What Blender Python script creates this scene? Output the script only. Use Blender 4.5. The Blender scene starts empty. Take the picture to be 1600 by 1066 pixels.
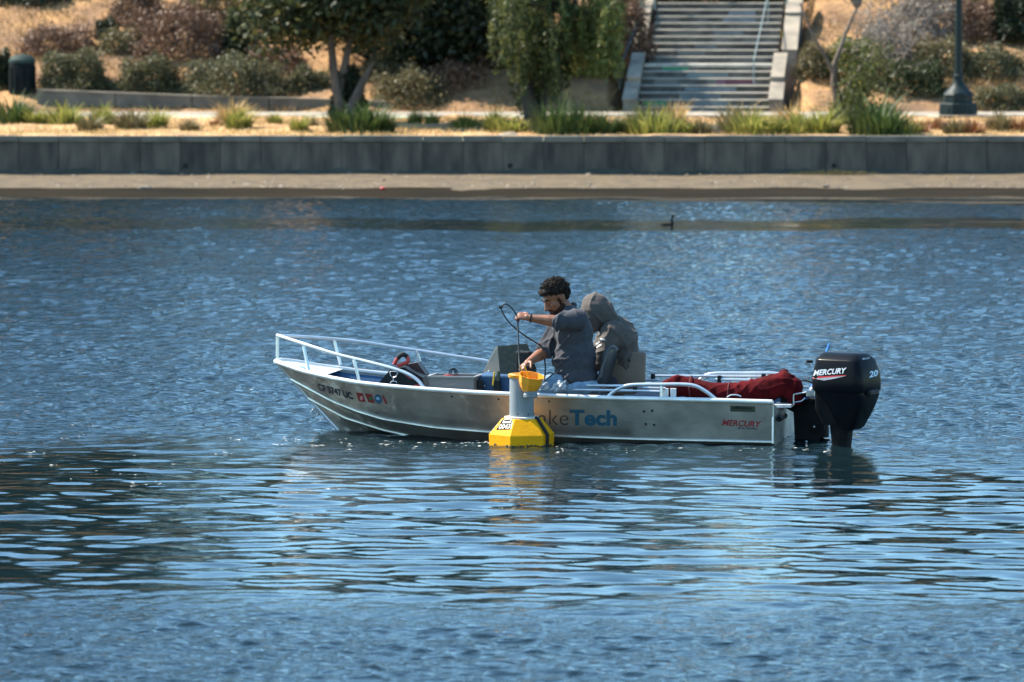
import bpy, bmesh, math, random
import numpy as np
from mathutils import Vector, Matrix

random.seed(7)
RNG = np.random.default_rng(7)
SC = bpy.context.scene
COL = SC.collection

# ------------------------------------------------------------------ camera, sky, sun, exposure
F_PX, CAM_H = 7500.0, 3.4                      # focal length in photo pixels (1600 wide), eye height
PITCH = math.atan(523.0 / F_PX)
cam_data = bpy.data.cameras.new("camera")
cam_data.sensor_width = 36.0
cam_data.lens = 36.0 * F_PX / 1600.0
cam_data.clip_start, cam_data.clip_end = 0.5, 3000.0
cam_data.dof.use_dof = True
cam_data.dof.focus_distance = 37.4
cam_data.dof.aperture_fstop = 4.0
cam = bpy.data.objects.new("camera", cam_data)
cam.location = (0, 0, CAM_H)
cam.rotation_euler = (math.pi / 2 - PITCH, 0, 0)
COL.objects.link(cam)
SC.camera = cam

SUN_EL = math.radians(50.0)
SUN_AZ = math.radians(-66.0)                    # measured from +Y (away from the camera) towards +X
world = bpy.data.worlds.new("World")
SC.world = world
world.use_nodes = True
wn = world.node_tree
bg = wn.nodes["Background"]
sky = wn.nodes.new("ShaderNodeTexSky")
sky.sky_type = 'NISHITA'
sky.sun_disc = False
sky.sun_elevation = SUN_EL
sky.sun_rotation = SUN_AZ
sky.air_density = 1.0
sky.dust_density = 0.35
sky.ozone_density = 1.1
tint = wn.nodes.new("ShaderNodeMix")                    # clear, slightly cyan blue of the day
tint.data_type = 'RGBA'
tint.blend_type = 'MULTIPLY'
tint.inputs[0].default_value = 1.0
tint.inputs[7].default_value = (0.82, 1.07, 1.10, 1)
wn.links.new(sky.outputs[0], tint.inputs[6])
wn.links.new(tint.outputs[2], bg.inputs[0])
bg.inputs[1].default_value = 0.122
sun_data = bpy.data.lights.new("sun", 'SUN')
sun_data.energy = 5.0
sun_data.angle = math.radians(0.53)
sun_data.color = (1.0, 0.92, 0.78)
sun = bpy.data.objects.new("sun", sun_data)
S_DIR = Vector((math.sin(SUN_AZ) * math.cos(SUN_EL), math.cos(SUN_AZ) * math.cos(SUN_EL), math.sin(SUN_EL)))
sun.rotation_euler = S_DIR.to_track_quat('Z', 'Y').to_euler()
sun.location = (-20, 30, 40)
COL.objects.link(sun)

SC.view_settings.view_transform = 'Standard'
SC.view_settings.look = 'None'
SC.view_settings.exposure = 1.5
SC.view_settings.gamma = 1.0
SC.view_settings.use_curve_mapping = False
SC.cycles.use_denoising = True
SC.cycles.max_bounces = 8
SC.cycles.transparent_max_bounces = 12
SC.cycles.sample_clamp_indirect = 6.0

# ------------------------------------------------------------------ measuring helpers
CAM = Vector((0, 0, CAM_H))
_FW = Vector((0, math.cos(PITCH), -math.sin(PITCH)))
_UP = Vector((0, math.sin(PITCH), math.cos(PITCH)))


def ray(x, y):
    return Vector(((x - 800.0) / F_PX, 0, 0)) + _UP * (-(y - 533.0) / F_PX) + _FW


def P(x, y, Y):
    """world point seen at photo pixel (x, y) that stands Y metres away"""
    d = ray(x, y)
    return CAM + d * (Y / d.y)


def proj(p):
    v = Vector(p) - CAM
    w = v.dot(_FW)
    return 800.0 + F_PX * v.x / w, 533.0 - F_PX * v.dot(_UP) / w


def interp(x, xs, ys):
    return float(np.interp(x, xs, ys))


def smooth(a, b, x):
    t = np.clip((x - a) / (b - a), 0, 1)
    return t * t * (3 - 2 * t)


# ------------------------------------------------------------------ materials
MATS = {}


def nodes_of(name):
    m = bpy.data.materials.new(name)
    m.use_nodes = True
    nt = m.node_tree
    return m, nt, nt.nodes["Principled BSDF"]


def mat(name, c, rough=0.6, metal=0.0, c2=None, scale=8.0, bump=0.0, bscale=40.0, stretch=None,
        spec=0.5, detail=5.0, rvar=0.0, lo=0.35, hi=0.65, coat=0.0):
    """base colour c, blotched with c2 by a noise; fine relief by a second noise"""
    if name in MATS:
        return MATS[name]
    m, nt, b = nodes_of(name)
    N, L = nt.nodes, nt.links
    b.inputs["Roughness"].default_value = rough
    b.inputs["Metallic"].default_value = metal
    b.inputs["Specular IOR Level"].default_value = spec
    if coat:
        b.inputs["Coat Weight"].default_value = coat
        b.inputs["Coat Roughness"].default_value = 0.06
    tc = N.new("ShaderNodeTexCoord")
    mp = N.new("ShaderNodeMapping")
    if stretch:
        mp.inputs["Scale"].default_value = stretch
    L.new(tc.outputs["Object"], mp.inputs[0])
    c2 = c2 or tuple(min(1, v * 0.75) for v in c)
    nz = N.new("ShaderNodeTexNoise")
    nz.inputs["Scale"].default_value = scale
    nz.inputs["Detail"].default_value = detail
    L.new(mp.outputs[0], nz.inputs["Vector"])
    rp = N.new("ShaderNodeValToRGB")
    rp.color_ramp.elements[0].position, rp.color_ramp.elements[1].position = lo, hi
    rp.color_ramp.elements[0].color = (*c, 1)
    rp.color_ramp.elements[1].color = (*c2, 1)
    L.new(nz.outputs["Fac"], rp.inputs[0])
    L.new(rp.outputs[0], b.inputs["Base Color"])
    if rvar:
        mr = N.new("ShaderNodeMapRange")
        mr.inputs[3].default_value = max(0.02, rough - rvar)
        mr.inputs[4].default_value = min(1, rough + rvar)
        L.new(nz.outputs["Fac"], mr.inputs[0])
        L.new(mr.outputs[0], b.inputs["Roughness"])
    if bump:
        n2 = N.new("ShaderNodeTexNoise")
        n2.inputs["Scale"].default_value = bscale
        n2.inputs["Detail"].default_value = 6
        L.new(mp.outputs[0], n2.inputs["Vector"])
        bp = N.new("ShaderNodeBump")
        bp.inputs["Strength"].default_value = 1.0
        bp.inputs["Distance"].default_value = bump
        L.new(n2.outputs["Fac"], bp.inputs["Height"])
        L.new(bp.outputs[0], b.inputs["Normal"])
    MATS[name] = m
    return m


def leaf_mat(name, cols, rough=0.55, trans=0.3):
    """leaf colour spread over the ramp `cols` by each leaf's own random number"""
    if name in MATS:
        return MATS[name]
    m, nt, b = nodes_of(name)
    N, L = nt.nodes, nt.links
    at = N.new("ShaderNodeAttribute")
    at.attribute_name = "tint"
    rp = N.new("ShaderNodeValToRGB")
    el = rp.color_ramp.elements
    while len(el) < len(cols):
        el.new(0.5)
    for i, c in enumerate(cols):
        el[i].position = i / (len(cols) - 1)
        el[i].color = (*c, 1)
    L.new(at.outputs["Fac"], rp.inputs[0])
    L.new(rp.outputs[0], b.inputs["Base Color"])
    b.inputs["Roughness"].default_value = rough
    b.inputs["Specular IOR Level"].default_value = 0.3
    tr = N.new("ShaderNodeBsdfTranslucent")
    L.new(rp.outputs[0], tr.inputs[0])
    mx = N.new("ShaderNodeMixShader")
    mx.inputs[0].default_value = trans
    L.new(b.outputs[0], mx.inputs[1])
    L.new(tr.outputs[0], mx.inputs[2])
    L.new(mx.outputs[0], N["Material Output"].inputs[0])
    MATS[name] = m
    return m


# ------------------------------------------------------------------ object helpers
def tag(o, label=None, cat=None, group=None, kind=None):
    if label:
        o["label"] = label
    if cat:
        o["category"] = cat
    if group:
        o["group"] = group
    if kind:
        o["kind"] = kind
    return o


def thing(name, loc, label, cat, group=None):
    o = bpy.data.objects.new(name, None)
    o.empty_display_size = 0.1
    o.location = loc
    COL.objects.link(o)
    o.matrix_world = Matrix.Translation(Vector(loc))
    return tag(o, label, cat, group)


WORLD_AT = {}


def world_at(o):
    p = Vector((0, 0, 0))
    while o is not None:
        p = p + o.location
        o = o.parent
    return p


def link_mesh(name, me, material, parent=None, smooth_sh=False, origin=None):
    """me holds world coordinates; the object's origin goes to `origin` (or its parent's origin)"""
    base = Vector(origin) if origin is not None else (world_at(parent) if parent else Vector((0, 0, 0)))
    if base.length > 0:
        me.transform(Matrix.Translation(-base))
    o = bpy.data.objects.new(name, me)
    if material:
        me.materials.append(material)
    if smooth_sh:
        me.polygons.foreach_set("use_smooth", np.ones(len(me.polygons), dtype=bool))
    COL.objects.link(o)
    if parent:
        o.parent = parent
        o.location = base - world_at(parent)
    else:
        o.location = base
    return o


class MB:
    """collects shapes (world coordinates), then links them as one mesh object"""

    def __init__(self):
        self.v, self.f = [], []

    def add(self, vs, fs):
        k = len(self.v)
        self.v += [tuple(p) for p in vs]
        self.f += [tuple(i + k for i in f) for f in fs]
        return self

    def box(self, c, size, R=None, bev=0.0):
        c = Vector(c)
        h = [s / 2 for s in size]
        R = R or Matrix.Identity(3)
        if bev <= 0:
            vs = [c + R @ Vector((sx * h[0], sy * h[1], sz * h[2])) for sz in (-1, 1) for sy in (-1, 1) for sx in (-1, 1)]
            return self.add(vs, [(0, 2, 3, 1), (4, 5, 7, 6), (0, 1, 5, 4), (2, 6, 7, 3), (0, 4, 6, 2), (1, 3, 7, 5)])
        bm = bmesh.new()
        bmesh.ops.create_cube(bm, size=1.0)
        for v in bm.verts:
            v.co = Vector((v.co.x * size[0], v.co.y * size[1], v.co.z * size[2]))
        bmesh.ops.bevel(bm, geom=bm.edges[:], offset=min(bev, min(size) * 0.45), segments=2, profile=0.5, affect='EDGES')
        self.from_bm(bm, Matrix.Translation(c) @ R.to_4x4())
        bm.free()
        return self

    def from_bm(self, bm, M=None):
        bm.verts.index_update()
        vs = [(M @ v.co if M else v.co.copy()) for v in bm.verts]
        return self.add(vs, [[v.index for v in f.verts] for f in bm.faces])

    def tube(self, pts, r, seg=8, cap=True, flat=1.0):
        """round bar along pts; r is one radius or one per point"""
        pts = [Vector(p) for p in pts]
        n = len(pts)
        rs = r if isinstance(r, (list, tuple)) else [r] * n
        T = []
        for i in range(n):
            a, b = pts[max(i - 1, 0)], pts[min(i + 1, n - 1)]
            t = (b - a)
            T.append(t.normalized() if t.length > 1e-9 else Vector((0, 0, 1)))
        up = Vector((0, 0, 1)) if abs(T[0].z) < 0.9 else Vector((1, 0, 0))
        u = T[0].cross(up).normalized()
        vs, fs = [], []
        for i in range(n):
            u = (u - T[i] * u.dot(T[i])).normalized()
            w = T[i].cross(u)
            for k in range(seg):
                a = 2 * math.pi * k / seg
                vs.append(pts[i] + (u * math.cos(a) + w * math.sin(a) * flat) * rs[i])
        for i in range(n - 1):
            for k in range(seg):
                k2 = (k + 1) % seg
                fs.append((i * seg + k, i * seg + k2, (i + 1) * seg + k2, (i + 1) * seg + k))
        if cap:
            fs.append(tuple(reversed(range(seg))))
            fs.append(tuple((n - 1) * seg + k for k in range(seg)))
        return self.add(vs, fs)

    def lathe(self, c, prof, seg=16, axis=None, cap=True):
        """prof = [(radius, height)...] turned about a vertical axis (or `axis`) through c"""
        c = Vector(c)
        R = Vector((0, 0, 1)).rotation_difference(Vector(axis)).to_matrix() if axis is not None else Matrix.Identity(3)
        vs, fs = [], []
        for (r, h) in prof:
            for k in range(seg):
                a = 2 * math.pi * (k + 0.5) / seg
                vs.append(c + R @ Vector((r * math.cos(a), r * math.sin(a), h)))
        for i in range(len(prof) - 1):
            for k in range(seg):
                k2 = (k + 1) % seg
                fs.append((i * seg + k, i * seg + k2, (i + 1) * seg + k2, (i + 1) * seg + k))
        if cap:
            fs.append(tuple(reversed(range(seg))))
            fs.append(tuple((len(prof) - 1) * seg + k for k in range(seg)))
        return self.add(vs, fs)

    def ball(self, c, r, R=None, seg=14, rings=9):
        c = Vector(c)
        r = Vector(r) if not isinstance(r, (int, float)) else Vector((r, r, r))
        R = R or Matrix.Identity(3)
        vs, fs = [c + R @ Vector((0, 0, -r.z))], []
        for i in range(1, rings):
            t = -math.pi / 2 + math.pi * i / rings
            for k in range(seg):
                a = 2 * math.pi * k / seg
                vs.append(c + R @ Vector((r.x * math.cos(t) * math.cos(a), r.y * math.cos(t) * math.sin(a), r.z * math.sin(t))))
        vs.append(c + R @ Vector((0, 0, r.z)))
        for k in range(seg):
            fs.append((0, 1 + (k + 1) % seg, 1 + k))
        for i in range(rings - 2):
            for k in range(seg):
                k2 = (k + 1) % seg
                fs.append((1 + i * seg + k, 1 + i * seg + k2, 1 + (i + 1) * seg + k2, 1 + (i + 1) * seg + k))
        top = len(vs) - 1
        for k in range(seg):
            fs.append((top, 1 + (rings - 2) * seg + k, 1 + (rings - 2) * seg + (k + 1) % seg))
        return self.add(vs, fs)

    def limb(self, pts, rs, seg=12):
        """tapered limb with rounded joints, made to be fused by a remesh"""
        self.tube(pts, list(rs), seg)
        for p, r in zip(pts, rs):
            self.ball(p, r, seg=seg, rings=8)
        return self

    def prism(self, poly, d):
        """extrude polygon poly (3-D points) by vector d"""
        n = len(poly)
        vs = [Vector(p) for p in poly] + [Vector(p) + Vector(d) for p in poly]
        fs = [tuple(reversed(range(n))), tuple(range(n, 2 * n))]
        fs += [(i, (i + 1) % n, n + (i + 1) % n, n + i) for i in range(n)]
        return self.add(vs, fs)

    def mesh(self, name):
        me = bpy.data.meshes.new(name)
        me.from_pydata(self.v, [], self.f)
        me.validate()
        me.update()
        return me

    def build(self, name, material, parent=None, sm=False, origin=None, fix=True):
        me = self.mesh(name)
        if fix:
            bm = bmesh.new()
            bm.from_mesh(me)
            bmesh.ops.recalc_face_normals(bm, faces=bm.faces[:])
            bm.to_mesh(me)
            bm.free()
        o = link_mesh(name, me, material, parent, sm, origin)
        if sm:
            try:
                me.set_sharp_from_angle(angle=math.radians(38))
            except Exception:
                pass
        return o


def np_mesh(name, V, F, tint=None):
    me = bpy.data.meshes.new(name)
    k = F.shape[1]
    me.vertices.add(len(V))
    me.vertices.foreach_set("co", np.ascontiguousarray(V, dtype=np.float32).ravel())
    me.loops.add(F.size)
    me.loops.foreach_set("vertex_index", np.ascontiguousarray(F, dtype=np.int32).ravel())
    me.polygons.add(len(F))
    me.polygons.foreach_set("loop_start", np.arange(len(F), dtype=np.int32) * k)
    me.update(calc_edges=True)
    if tint is not None:
        a = me.attributes.new("tint", 'FLOAT', 'FACE')
        a.data.foreach_set("value", np.ascontiguousarray(tint, dtype=np.float32))
    return me


def remeshed(mb, voxel, smooth_it=3, fac=0.5):
    """fuse overlapping closed shapes into one continuous surface"""
    me = mb.mesh("fuse")
    o = bpy.data.objects.new("fuse", me)
    COL.objects.link(o)
    r = o.modifiers.new("r", 'REMESH')
    r.mode = 'VOXEL'
    r.voxel_size = voxel
    if smooth_it:
        s = o.modifiers.new("s", 'SMOOTH')
        s.factor, s.iterations = fac, smooth_it
    dg = bpy.context.evaluated_depsgraph_get()
    out = bpy.data.meshes.new_from_object(o.evaluated_get(dg))
    bpy.data.objects.remove(o)
    bpy.data.meshes.remove(me)
    return out


def displace(me, fn):
    """push every vertex along its normal by fn(xyz array)"""
    n = len(me.vertices)
    co = np.empty(n * 3, dtype=np.float32)
    no = np.empty(n * 3, dtype=np.float32)
    me.vertices.foreach_get("co", co)
    me.vertices.foreach_get("normal", no)
    co, no = co.reshape(-1, 3), no.reshape(-1, 3)
    co = co + no * fn(co)[:, None]
    me.vertices.foreach_set("co", co.ravel())
    me.update()


def text_shape(s, bold=0.0, shear=0.0, spacing=1.0):
    """flat letters of height about 1 (cap height 0.72), as vertices (x, y) and faces"""
    cu = bpy.data.curves.new("letters", 'FONT')
    cu.body = s
    cu.offset = bold
    cu.shear = shear
    cu.space_character = spacing
    cu.resolution_u = 3
    o = bpy.data.objects.new("letters", cu)
    COL.objects.link(o)
    dg = bpy.context.evaluated_depsgraph_get()
    me = bpy.data.meshes.new_from_object(o.evaluated_get(dg))
    vs = [(v.co.x, v.co.y) for v in me.vertices]
    fs = [tuple(p.vertices) for p in me.polygons]
    bpy.data.objects.remove(o)
    bpy.data.curves.remove(cu)
    bpy.data.meshes.remove(me)
    return vs, fs


def copy_tree(o, parent=None, loc=None, rotz=None, scale=None):
    c = o.copy()
    COL.objects.link(c)
    if parent:
        c.parent = parent
    if loc is not None:
        c.location = loc
    if rotz is not None:
        c.rotation_euler = (0, 0, rotz)
    if scale is not None:
        c.scale = scale if isinstance(scale, (tuple, list)) else (scale,) * 3
    for ch in [k for k in o.children]:
        copy_tree(ch, c)
    return c


# ------------------------------------------------------------------ the lake
def wave_field(x, y):
    """height of the lake: slow swell, smooth ripples on the calm lanes, chop where the wind reaches"""
    rs = np.random.default_rng(11)
    h = np.zeros_like(x)

    def band(n, l0, l1, slope, spread):
        out = np.zeros_like(x)
        for _ in range(n):
            lam = math.exp(rs.uniform(math.log(l0), math.log(l1)))
            th = rs.normal(0, spread) + (math.pi if rs.random() < 0.3 else 0)
            k = 2 * math.pi / lam
            a = slope * math.sqrt(2.0 / n) / k
            ph = rs.uniform(0, 2 * math.pi)
            out += a * np.sin(k * (math.sin(th) * x + math.cos(th) * y) + ph)
        return out

    wob = 0.8 * np.sin(x * 0.55 + 0.7) + 0.5 * np.sin(x * 1.35 + 2.0) + 0.25 * np.sin(x * 3.1 + 1.0)
    near = smooth(25.5, 28.2, y + 0.28 * wob)
    calm = near * (1 - smooth(34.3, 39.6, y + 0.9 * wob))
    lane = smooth(72.6, 73.4, y + 0.5 * wob) * (1 - smooth(76.2, 77.2, y + 0.7 * wob)) * (0.35 + 0.65 * smooth(-9, 7, x))
    shore = smooth(84.4, 85.0, y + 0.3 * wob + 0.32 * np.clip(x - 0.5, 0, 9))
    quiet = np.clip(np.maximum(np.maximum(calm, lane), shore), 0, 1)
    chop = 1 - quiet
    gust = 0.8 + 0.2 * np.sin(x * 0.9 + y * 0.33) * np.sin(y * 0.21 + 1.0)
    h += band(14, 1.2, 3.5, 0.010, 0.7)
    h += band(46, 0.17, 0.75, 0.064, 0.38) * (0.22 + 0.78 * calm) * (1 - 0.75 * shore) * (1 - 0.5 * lane)
    h += band(36, 0.10, 0.30, 0.16, 0.8) * (1 - near)
    far = 1 - 0.35 * smooth(45, 80, y)
    h += band(60, 0.15, 0.36, 0.235, 0.62) * chop * gust * far * (0.35 + 0.65 * near)
    h += band(26, 0.45, 1.3, 0.045, 0.6) * chop
    return h, chop


def build_lake():
    nc, nr = 480, 1400
    u = np.linspace(-1.15, 1.15, nc)
    side = np.array([1.6, 2.4, 4.5, 9, 18, 40])
    u = np.concatenate([-side[::-1], u, side]) * (800.0 / F_PX)
    Y = np.exp(np.linspace(math.log(20.0), math.log(92.0), nr))
    Y = np.concatenate([[-40.0, 0.0, 12.0, 17.0, 19.0], Y])
    W = np.maximum(Y, 14.0)
    X = u[None, :] * W[:, None]
    YY = np.repeat(Y[:, None], len(u), 1)
    h, chop = wave_field(X, YY)
    inner = (np.abs(u) < 1.3 * 800 / F_PX)[None, :] & (Y > 19.5)[:, None]
    h = np.where(inner, h, 0.0)
    V = np.stack([X, YY, h], -1).reshape(-1, 3)
    R, C = X.shape
    idx = np.arange(R * C).reshape(R, C)
    Fq = np.stack([idx[:-1, :-1], idx[:-1, 1:], idx[1:, 1:], idx[1:, :-1]], -1).reshape(-1, 4)
    me = np_mesh("lake_water", V, Fq)
    a = me.attributes.new("chop", 'FLOAT', 'POINT')
    a.data.foreach_set("value", chop.astype(np.float32).ravel())
    m, nt, b = nodes_of("lake water")
    N, L = nt.nodes, nt.links
    b.inputs["Base Color"].default_value = (0.004, 0.011, 0.014, 1)
    b.inputs["Roughness"].default_value = 0.04
    b.inputs["IOR"].default_value = 1.333
    tc = N.new("ShaderNodeTexCoord")
    n1 = N.new("ShaderNodeTexNoise")
    n1.inputs["Scale"].default_value = 13.0
    n1.inputs["Detail"].default_value = 3.0
    mp = N.new("ShaderNodeMapping")
    mp.inputs["Scale"].default_value = (0.7, 1.7, 1.0)
    L.new(tc.outputs["Object"], mp.inputs[0])
    L.new(mp.outputs[0], n1.inputs["Vector"])
    at = N.new("ShaderNodeAttribute")
    at.attribute_name = "chop"
    ml = N.new("ShaderNodeMath")
    ml.operation = 'MULTIPLY_ADD'
    L.new(at.outputs["Fac"], ml.inputs[0])
    ml.inputs[1].default_value = 0.017
    ml.inputs[2].default_value = 0.0008
    rg = N.new("ShaderNodeMath")                        # unresolved capillary ripples where the wind reaches
    rg.operation = 'MULTIPLY_ADD'
    L.new(at.outputs["Fac"], rg.inputs[0])
    rg.inputs[1].default_value = 0.03
    rg.inputs[2].default_value = 0.03
    L.new(rg.outputs[0], b.inputs["Roughness"])
    bp = N.new("ShaderNodeBump")
    bp.inputs["Strength"].default_value = 1.0
    L.new(ml.outputs[0], bp.inputs["Distance"])
    L.new(n1.outputs["Fac"], bp.inputs["Height"])
    L.new(bp.outputs[0], b.inputs["Normal"])
    o = link_mesh("lake_water", me, m, None, True)
    tag(o, "rippled blue lake water filling the lower picture", None, None, "structure")


build_lake()

# ------------------------------------------------------------------ the shore: beach, bank, path, hill
def sheet(name, rows, x0, x1, dx, mats, bumpy=0.0, seed=1, label=None):
    """ground sheet through the profile rows [(Y, z)...]"""
    xs = np.arange(x0, x1 + dx * 0.5, dx)
    Ys, Zs = [], []
    for (a, za), (b, zb) in zip(rows[:-1], rows[1:]):
        n = max(1, int(min(40, (b - a) / dx)))
        for i in range(n):
            Ys.append(a + (b - a) * i / n)
            Zs.append(za + (zb - za) * i / n)
    Ys.append(rows[-1][0])
    Zs.append(rows[-1][1])
    X, Y = np.meshgrid(xs, np.array(Ys))
    Z = np.repeat(np.array(Zs)[:, None], len(xs), 1)
    rs = np.random.default_rng(seed)
    nz = np.zeros_like(X)
    for k in range(22):
        lam = math.exp(rs.uniform(math.log(0.35), math.log(4.0)))
        th = rs.uniform(0, math.pi)
        nz += lam * 0.25 * np.sin(2 * math.pi / lam * (X * math.cos(th) + Y * math.sin(th)) + rs.uniform(0, 6.28))
    Z = Z + bumpy * nz * (np.abs(X) < 40)
    if name == "hill":                                  # cutting for the staircase
        cx = 4.05 + (Y - 102.0) * math.tan(math.radians(6.3))
        cut = (1 - smooth(1.75, 1.95, np.abs(X - cx))) * smooth(101.2, 102.0, Y) * (1 - smooth(110.6, 111.4, Y))
        Z = Z - 1.3 * cut
    V = np.stack([X, Y, Z], -1).reshape(-1, 3)
    R, C = X.shape
    idx = np.arange(R * C).reshape(R, C)
    Fq = np.stack([idx[:-1, :-1], idx[:-1, 1:], idx[1:, 1:], idx[1:, :-1]], -1).reshape(-1, 4)
    o = link_mesh(name, np_mesh(name, V, Fq), mats, None, True)
    return tag(o, label, None, None, "structure")


sand = mat("beach sand", (0.098, 0.068, 0.034), 0.9, c2=(0.055, 0.039, 0.021), scale=3.5, bump=0.03, bscale=22, lo=0.4, hi=0.72)
soil = mat("dry golden soil", (0.45, 0.27, 0.115), 0.95, c2=(0.26, 0.145, 0.07), scale=1.6, bump=0.05, bscale=9, detail=8, lo=0.4, hi=0.7)
hillm = mat("dry hillside", (0.33, 0.18, 0.070), 0.95, c2=(0.12, 0.064, 0.032), scale=0.9, bump=0.08, bscale=6, detail=9, lo=0.38, hi=0.66)
conc = mat("weathered concrete", (0.120, 0.096, 0.072), 0.85, c2=(0.048, 0.039, 0.031), scale=2.4, stretch=(1.6, 1, 0.45), bump=0.006, bscale=60, detail=8)
conc_d = mat("darker stained concrete", (0.090, 0.073, 0.056), 0.88, c2=(0.034, 0.029, 0.024), scale=2.8, stretch=(1.6, 1, 0.45), bump=0.006, bscale=60, detail=8)
conc_l = mat("pale concrete", (0.29, 0.245, 0.185), 0.85, c2=(0.16, 0.135, 0.105), scale=2.0, bump=0.005, bscale=60, detail=8)
pathm = mat("pale path", (0.27, 0.235, 0.185), 0.9, c2=(0.19, 0.165, 0.13), scale=1.2)
algae = mat("dark wet algae stain", (0.022, 0.028, 0.022), 0.6, c2=(0.05, 0.05, 0.04), scale=3.0)

WALL_Y = 91.0
sheet("beach", [(80.0, -0.45), (87.1, -0.045), (88.2, 0.02), (90.0, 0.17), (WALL_Y + 0.35, 0.27)], -30, 30, 0.22, sand, 0.006, 3,
      "pale sandy beach strip below the seawall")
mudm = mat("wet dark mud", (0.020, 0.015, 0.009), 0.85, c2=(0.010, 0.009, 0.006), scale=1.2, bump=0.015, bscale=14, stretch=(0.35, 1, 1), spec=0.04)
sheet("mud", [(85.0, -0.05), (85.7, 0.004), (86.7, 0.02), (88.0, 0.035), (88.5, 0.058), (88.8, 0.05)], -30, 30, 0.25, mudm, 0.004, 9,
      "dark wet mud along the water's edge")
sheet("bank", [(WALL_Y + 0.30, 0.90), (94.5, 1.0), (98.0, 1.12), (98.4, 1.13)], -30, 30, 0.3, soil, 0.018, 4,
      "dry golden bank between seawall and path")
sheet("path", [(98.2, 1.165), (101.2, 1.185)], -30, 30, 1.0, pathm, 0.0, 5, "pale lakeside path behind the bank")
sheet("hill", [(101.0, 1.10), (101.6, 1.16), (104.0, 1.98), (107.0, 3.0), (112.0, 4.6), (125.0, 7.2), (150.0, 9.5)], -45, 45, 0.32, hillm, 0.03, 6,
      "dry brown hillside behind the path")
sheet("ground", [(-80.0, -3.0), (79.0, -1.2)], -300, 300, 60.0, sand, 0, 7, "lake bed")
sheet("terrain", [(149.0, 9.3), (600.0, 11.0)], -600, 600, 60.0, hillm, 0, 8, "level ground behind the hill")

cope_m = mat("coping concrete", (0.16, 0.138, 0.11), 0.85, c2=(0.095, 0.083, 0.068), scale=2.2, bump=0.006, bscale=60)
# seawall: one panel and one coping slab after another
wall = thing("seawall", (0, WALL_Y, 0.2), "long grey concrete seawall of square panels along the far shore", "seawall")
PW = 0.765
x = -17.0
i = 0
panel_mats = [conc, conc_d, conc, conc_d, conc_l, conc, conc_d]
rw = random.Random(5)
while x < 17.0:
    m = rw.choice([conc, conc_d, conc_d, conc, conc_d, conc])
    if i in (11, 12, 18, 22, 25):
        m = conc
    dy = rw.uniform(0, 0.012)
    MB().box((x + PW / 2, WALL_Y + 0.10 + dy, 0.50), (PW - 0.007, 0.2, 0.66), bev=0.005).build("panel", m, wall)
    MB().box((x + PW / 2, WALL_Y + 0.115 + rw.uniform(0, 0.01), 0.893 + rw.uniform(-0.004, 0.004)), (PW - 0.008, 0.29, 0.118), bev=0.012).build(
        "coping_slab", cope_m, wall)
    x += PW
    i += 1
MB().box((0, WALL_Y + 0.16, 0.50), (34, 0.2, 0.7)).build("backing", conc_d, wall)
for px_ in (290, 797, 1303):
    c = P(px_, 259, WALL_Y)
    MB().lathe(c + Vector((0, 0.02, 0)), [(0.035, -0.03), (0.048, -0.03), (0.048, 0.03), (0.03, 0.03)], 12, axis=(0, -1, 0)).build(
        "weep_pipe", mat("black hole", (0.01, 0.01, 0.01), 0.9), wall)
# dark tide stain running along the foot of the wall
xs_ = np.linspace(-17, 17, 500)
top_ = 0.30 + 0.022 * np.sin(xs_ * 1.3) + 0.018 * np.sin(xs_ * 3.7 + 1) + 0.014 * np.sin(xs_ * 9.1) + 0.008 * np.sin(xs_ * 23)
vs = [(x_, WALL_Y - 0.006, 0.15) for x_ in xs_] + [(x_, WALL_Y - 0.006, t_) for x_, t_ in zip(xs_, top_)] + [(x_, WALL_Y + 0.03, t_) for x_, t_ in zip(xs_, top_)]
fs = [(i, i + 1, 501 + i, 500 + i) for i in range(499)] + [(500 + i, 501 + i, 1001 + i, 1000 + i) for i in range(499)]
MB().add(vs, fs).build("tide_stain", algae, wall)

# low concrete wall behind the path
lw = thing("low_wall", P(330, 180, 101.9), "long low grey concrete wall tapering away behind the path", "low wall")
for a, b, ya, yb in ((57, 180, 141.5, 146.5), (180, 300, 146.5, 151), (300, 420, 151, 154), (420, 522, 154, 157), (522, 603, 157, 160)):
    A, Bv = P(a + 0.7, ya, 101.9), P(b - 0.7, yb, 101.9)
    poly = [A, Bv, Vector((Bv.x, 101.9, 1.1)), Vector((A.x, 101.9, 1.1))]
    MB().prism(poly, (0, 0.35, 0)).build("wall_panel", cope_m, lw)
    cp = [A + Vector((-0.005, -0.02, 0.03)), Bv + Vector((0.005, -0.02, 0.03)), Bv + Vector((0.005, -0.02, 0.0)), A + Vector((-0.005, -0.02, 0.0))]
    MB().prism(cp, (0, 0.39, 0)).build("wall_cap", conc_l, lw)

# ------------------------------------------------------------------ staircase
PHI = math.radians(6.3)
ST0 = Vector((P(1098, 175, 102.0).x, 102.0, 1.13))
s_u = Vector((math.sin(PHI), math.cos(PHI), 0))        # climbing direction
s_r = Vector((math.cos(PHI), -math.sin(PHI), 0))
RS = Matrix((s_r, s_u, Vector((0, 0, 1)))).transposed()
stair = thing("staircase", ST0, "wide concrete staircase with painted risers climbing the hillside", "staircase")
step_m = [mat("step paint %d" % k, c, 0.75, c2=c2, scale=2.6, bump=0.004, bscale=50, detail=7, lo=0.42, hi=0.6)
          for k, (c, c2) in enumerate([((0.115, 0.112, 0.10), (0.05, 0.046, 0.042)), ((0.15, 0.15, 0.135), (0.065, 0.064, 0.058)),
                                       ((0.085, 0.08, 0.072), (0.042, 0.037, 0.034)), ((0.125, 0.123, 0.11), (0.056, 0.054, 0.048))])]
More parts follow.
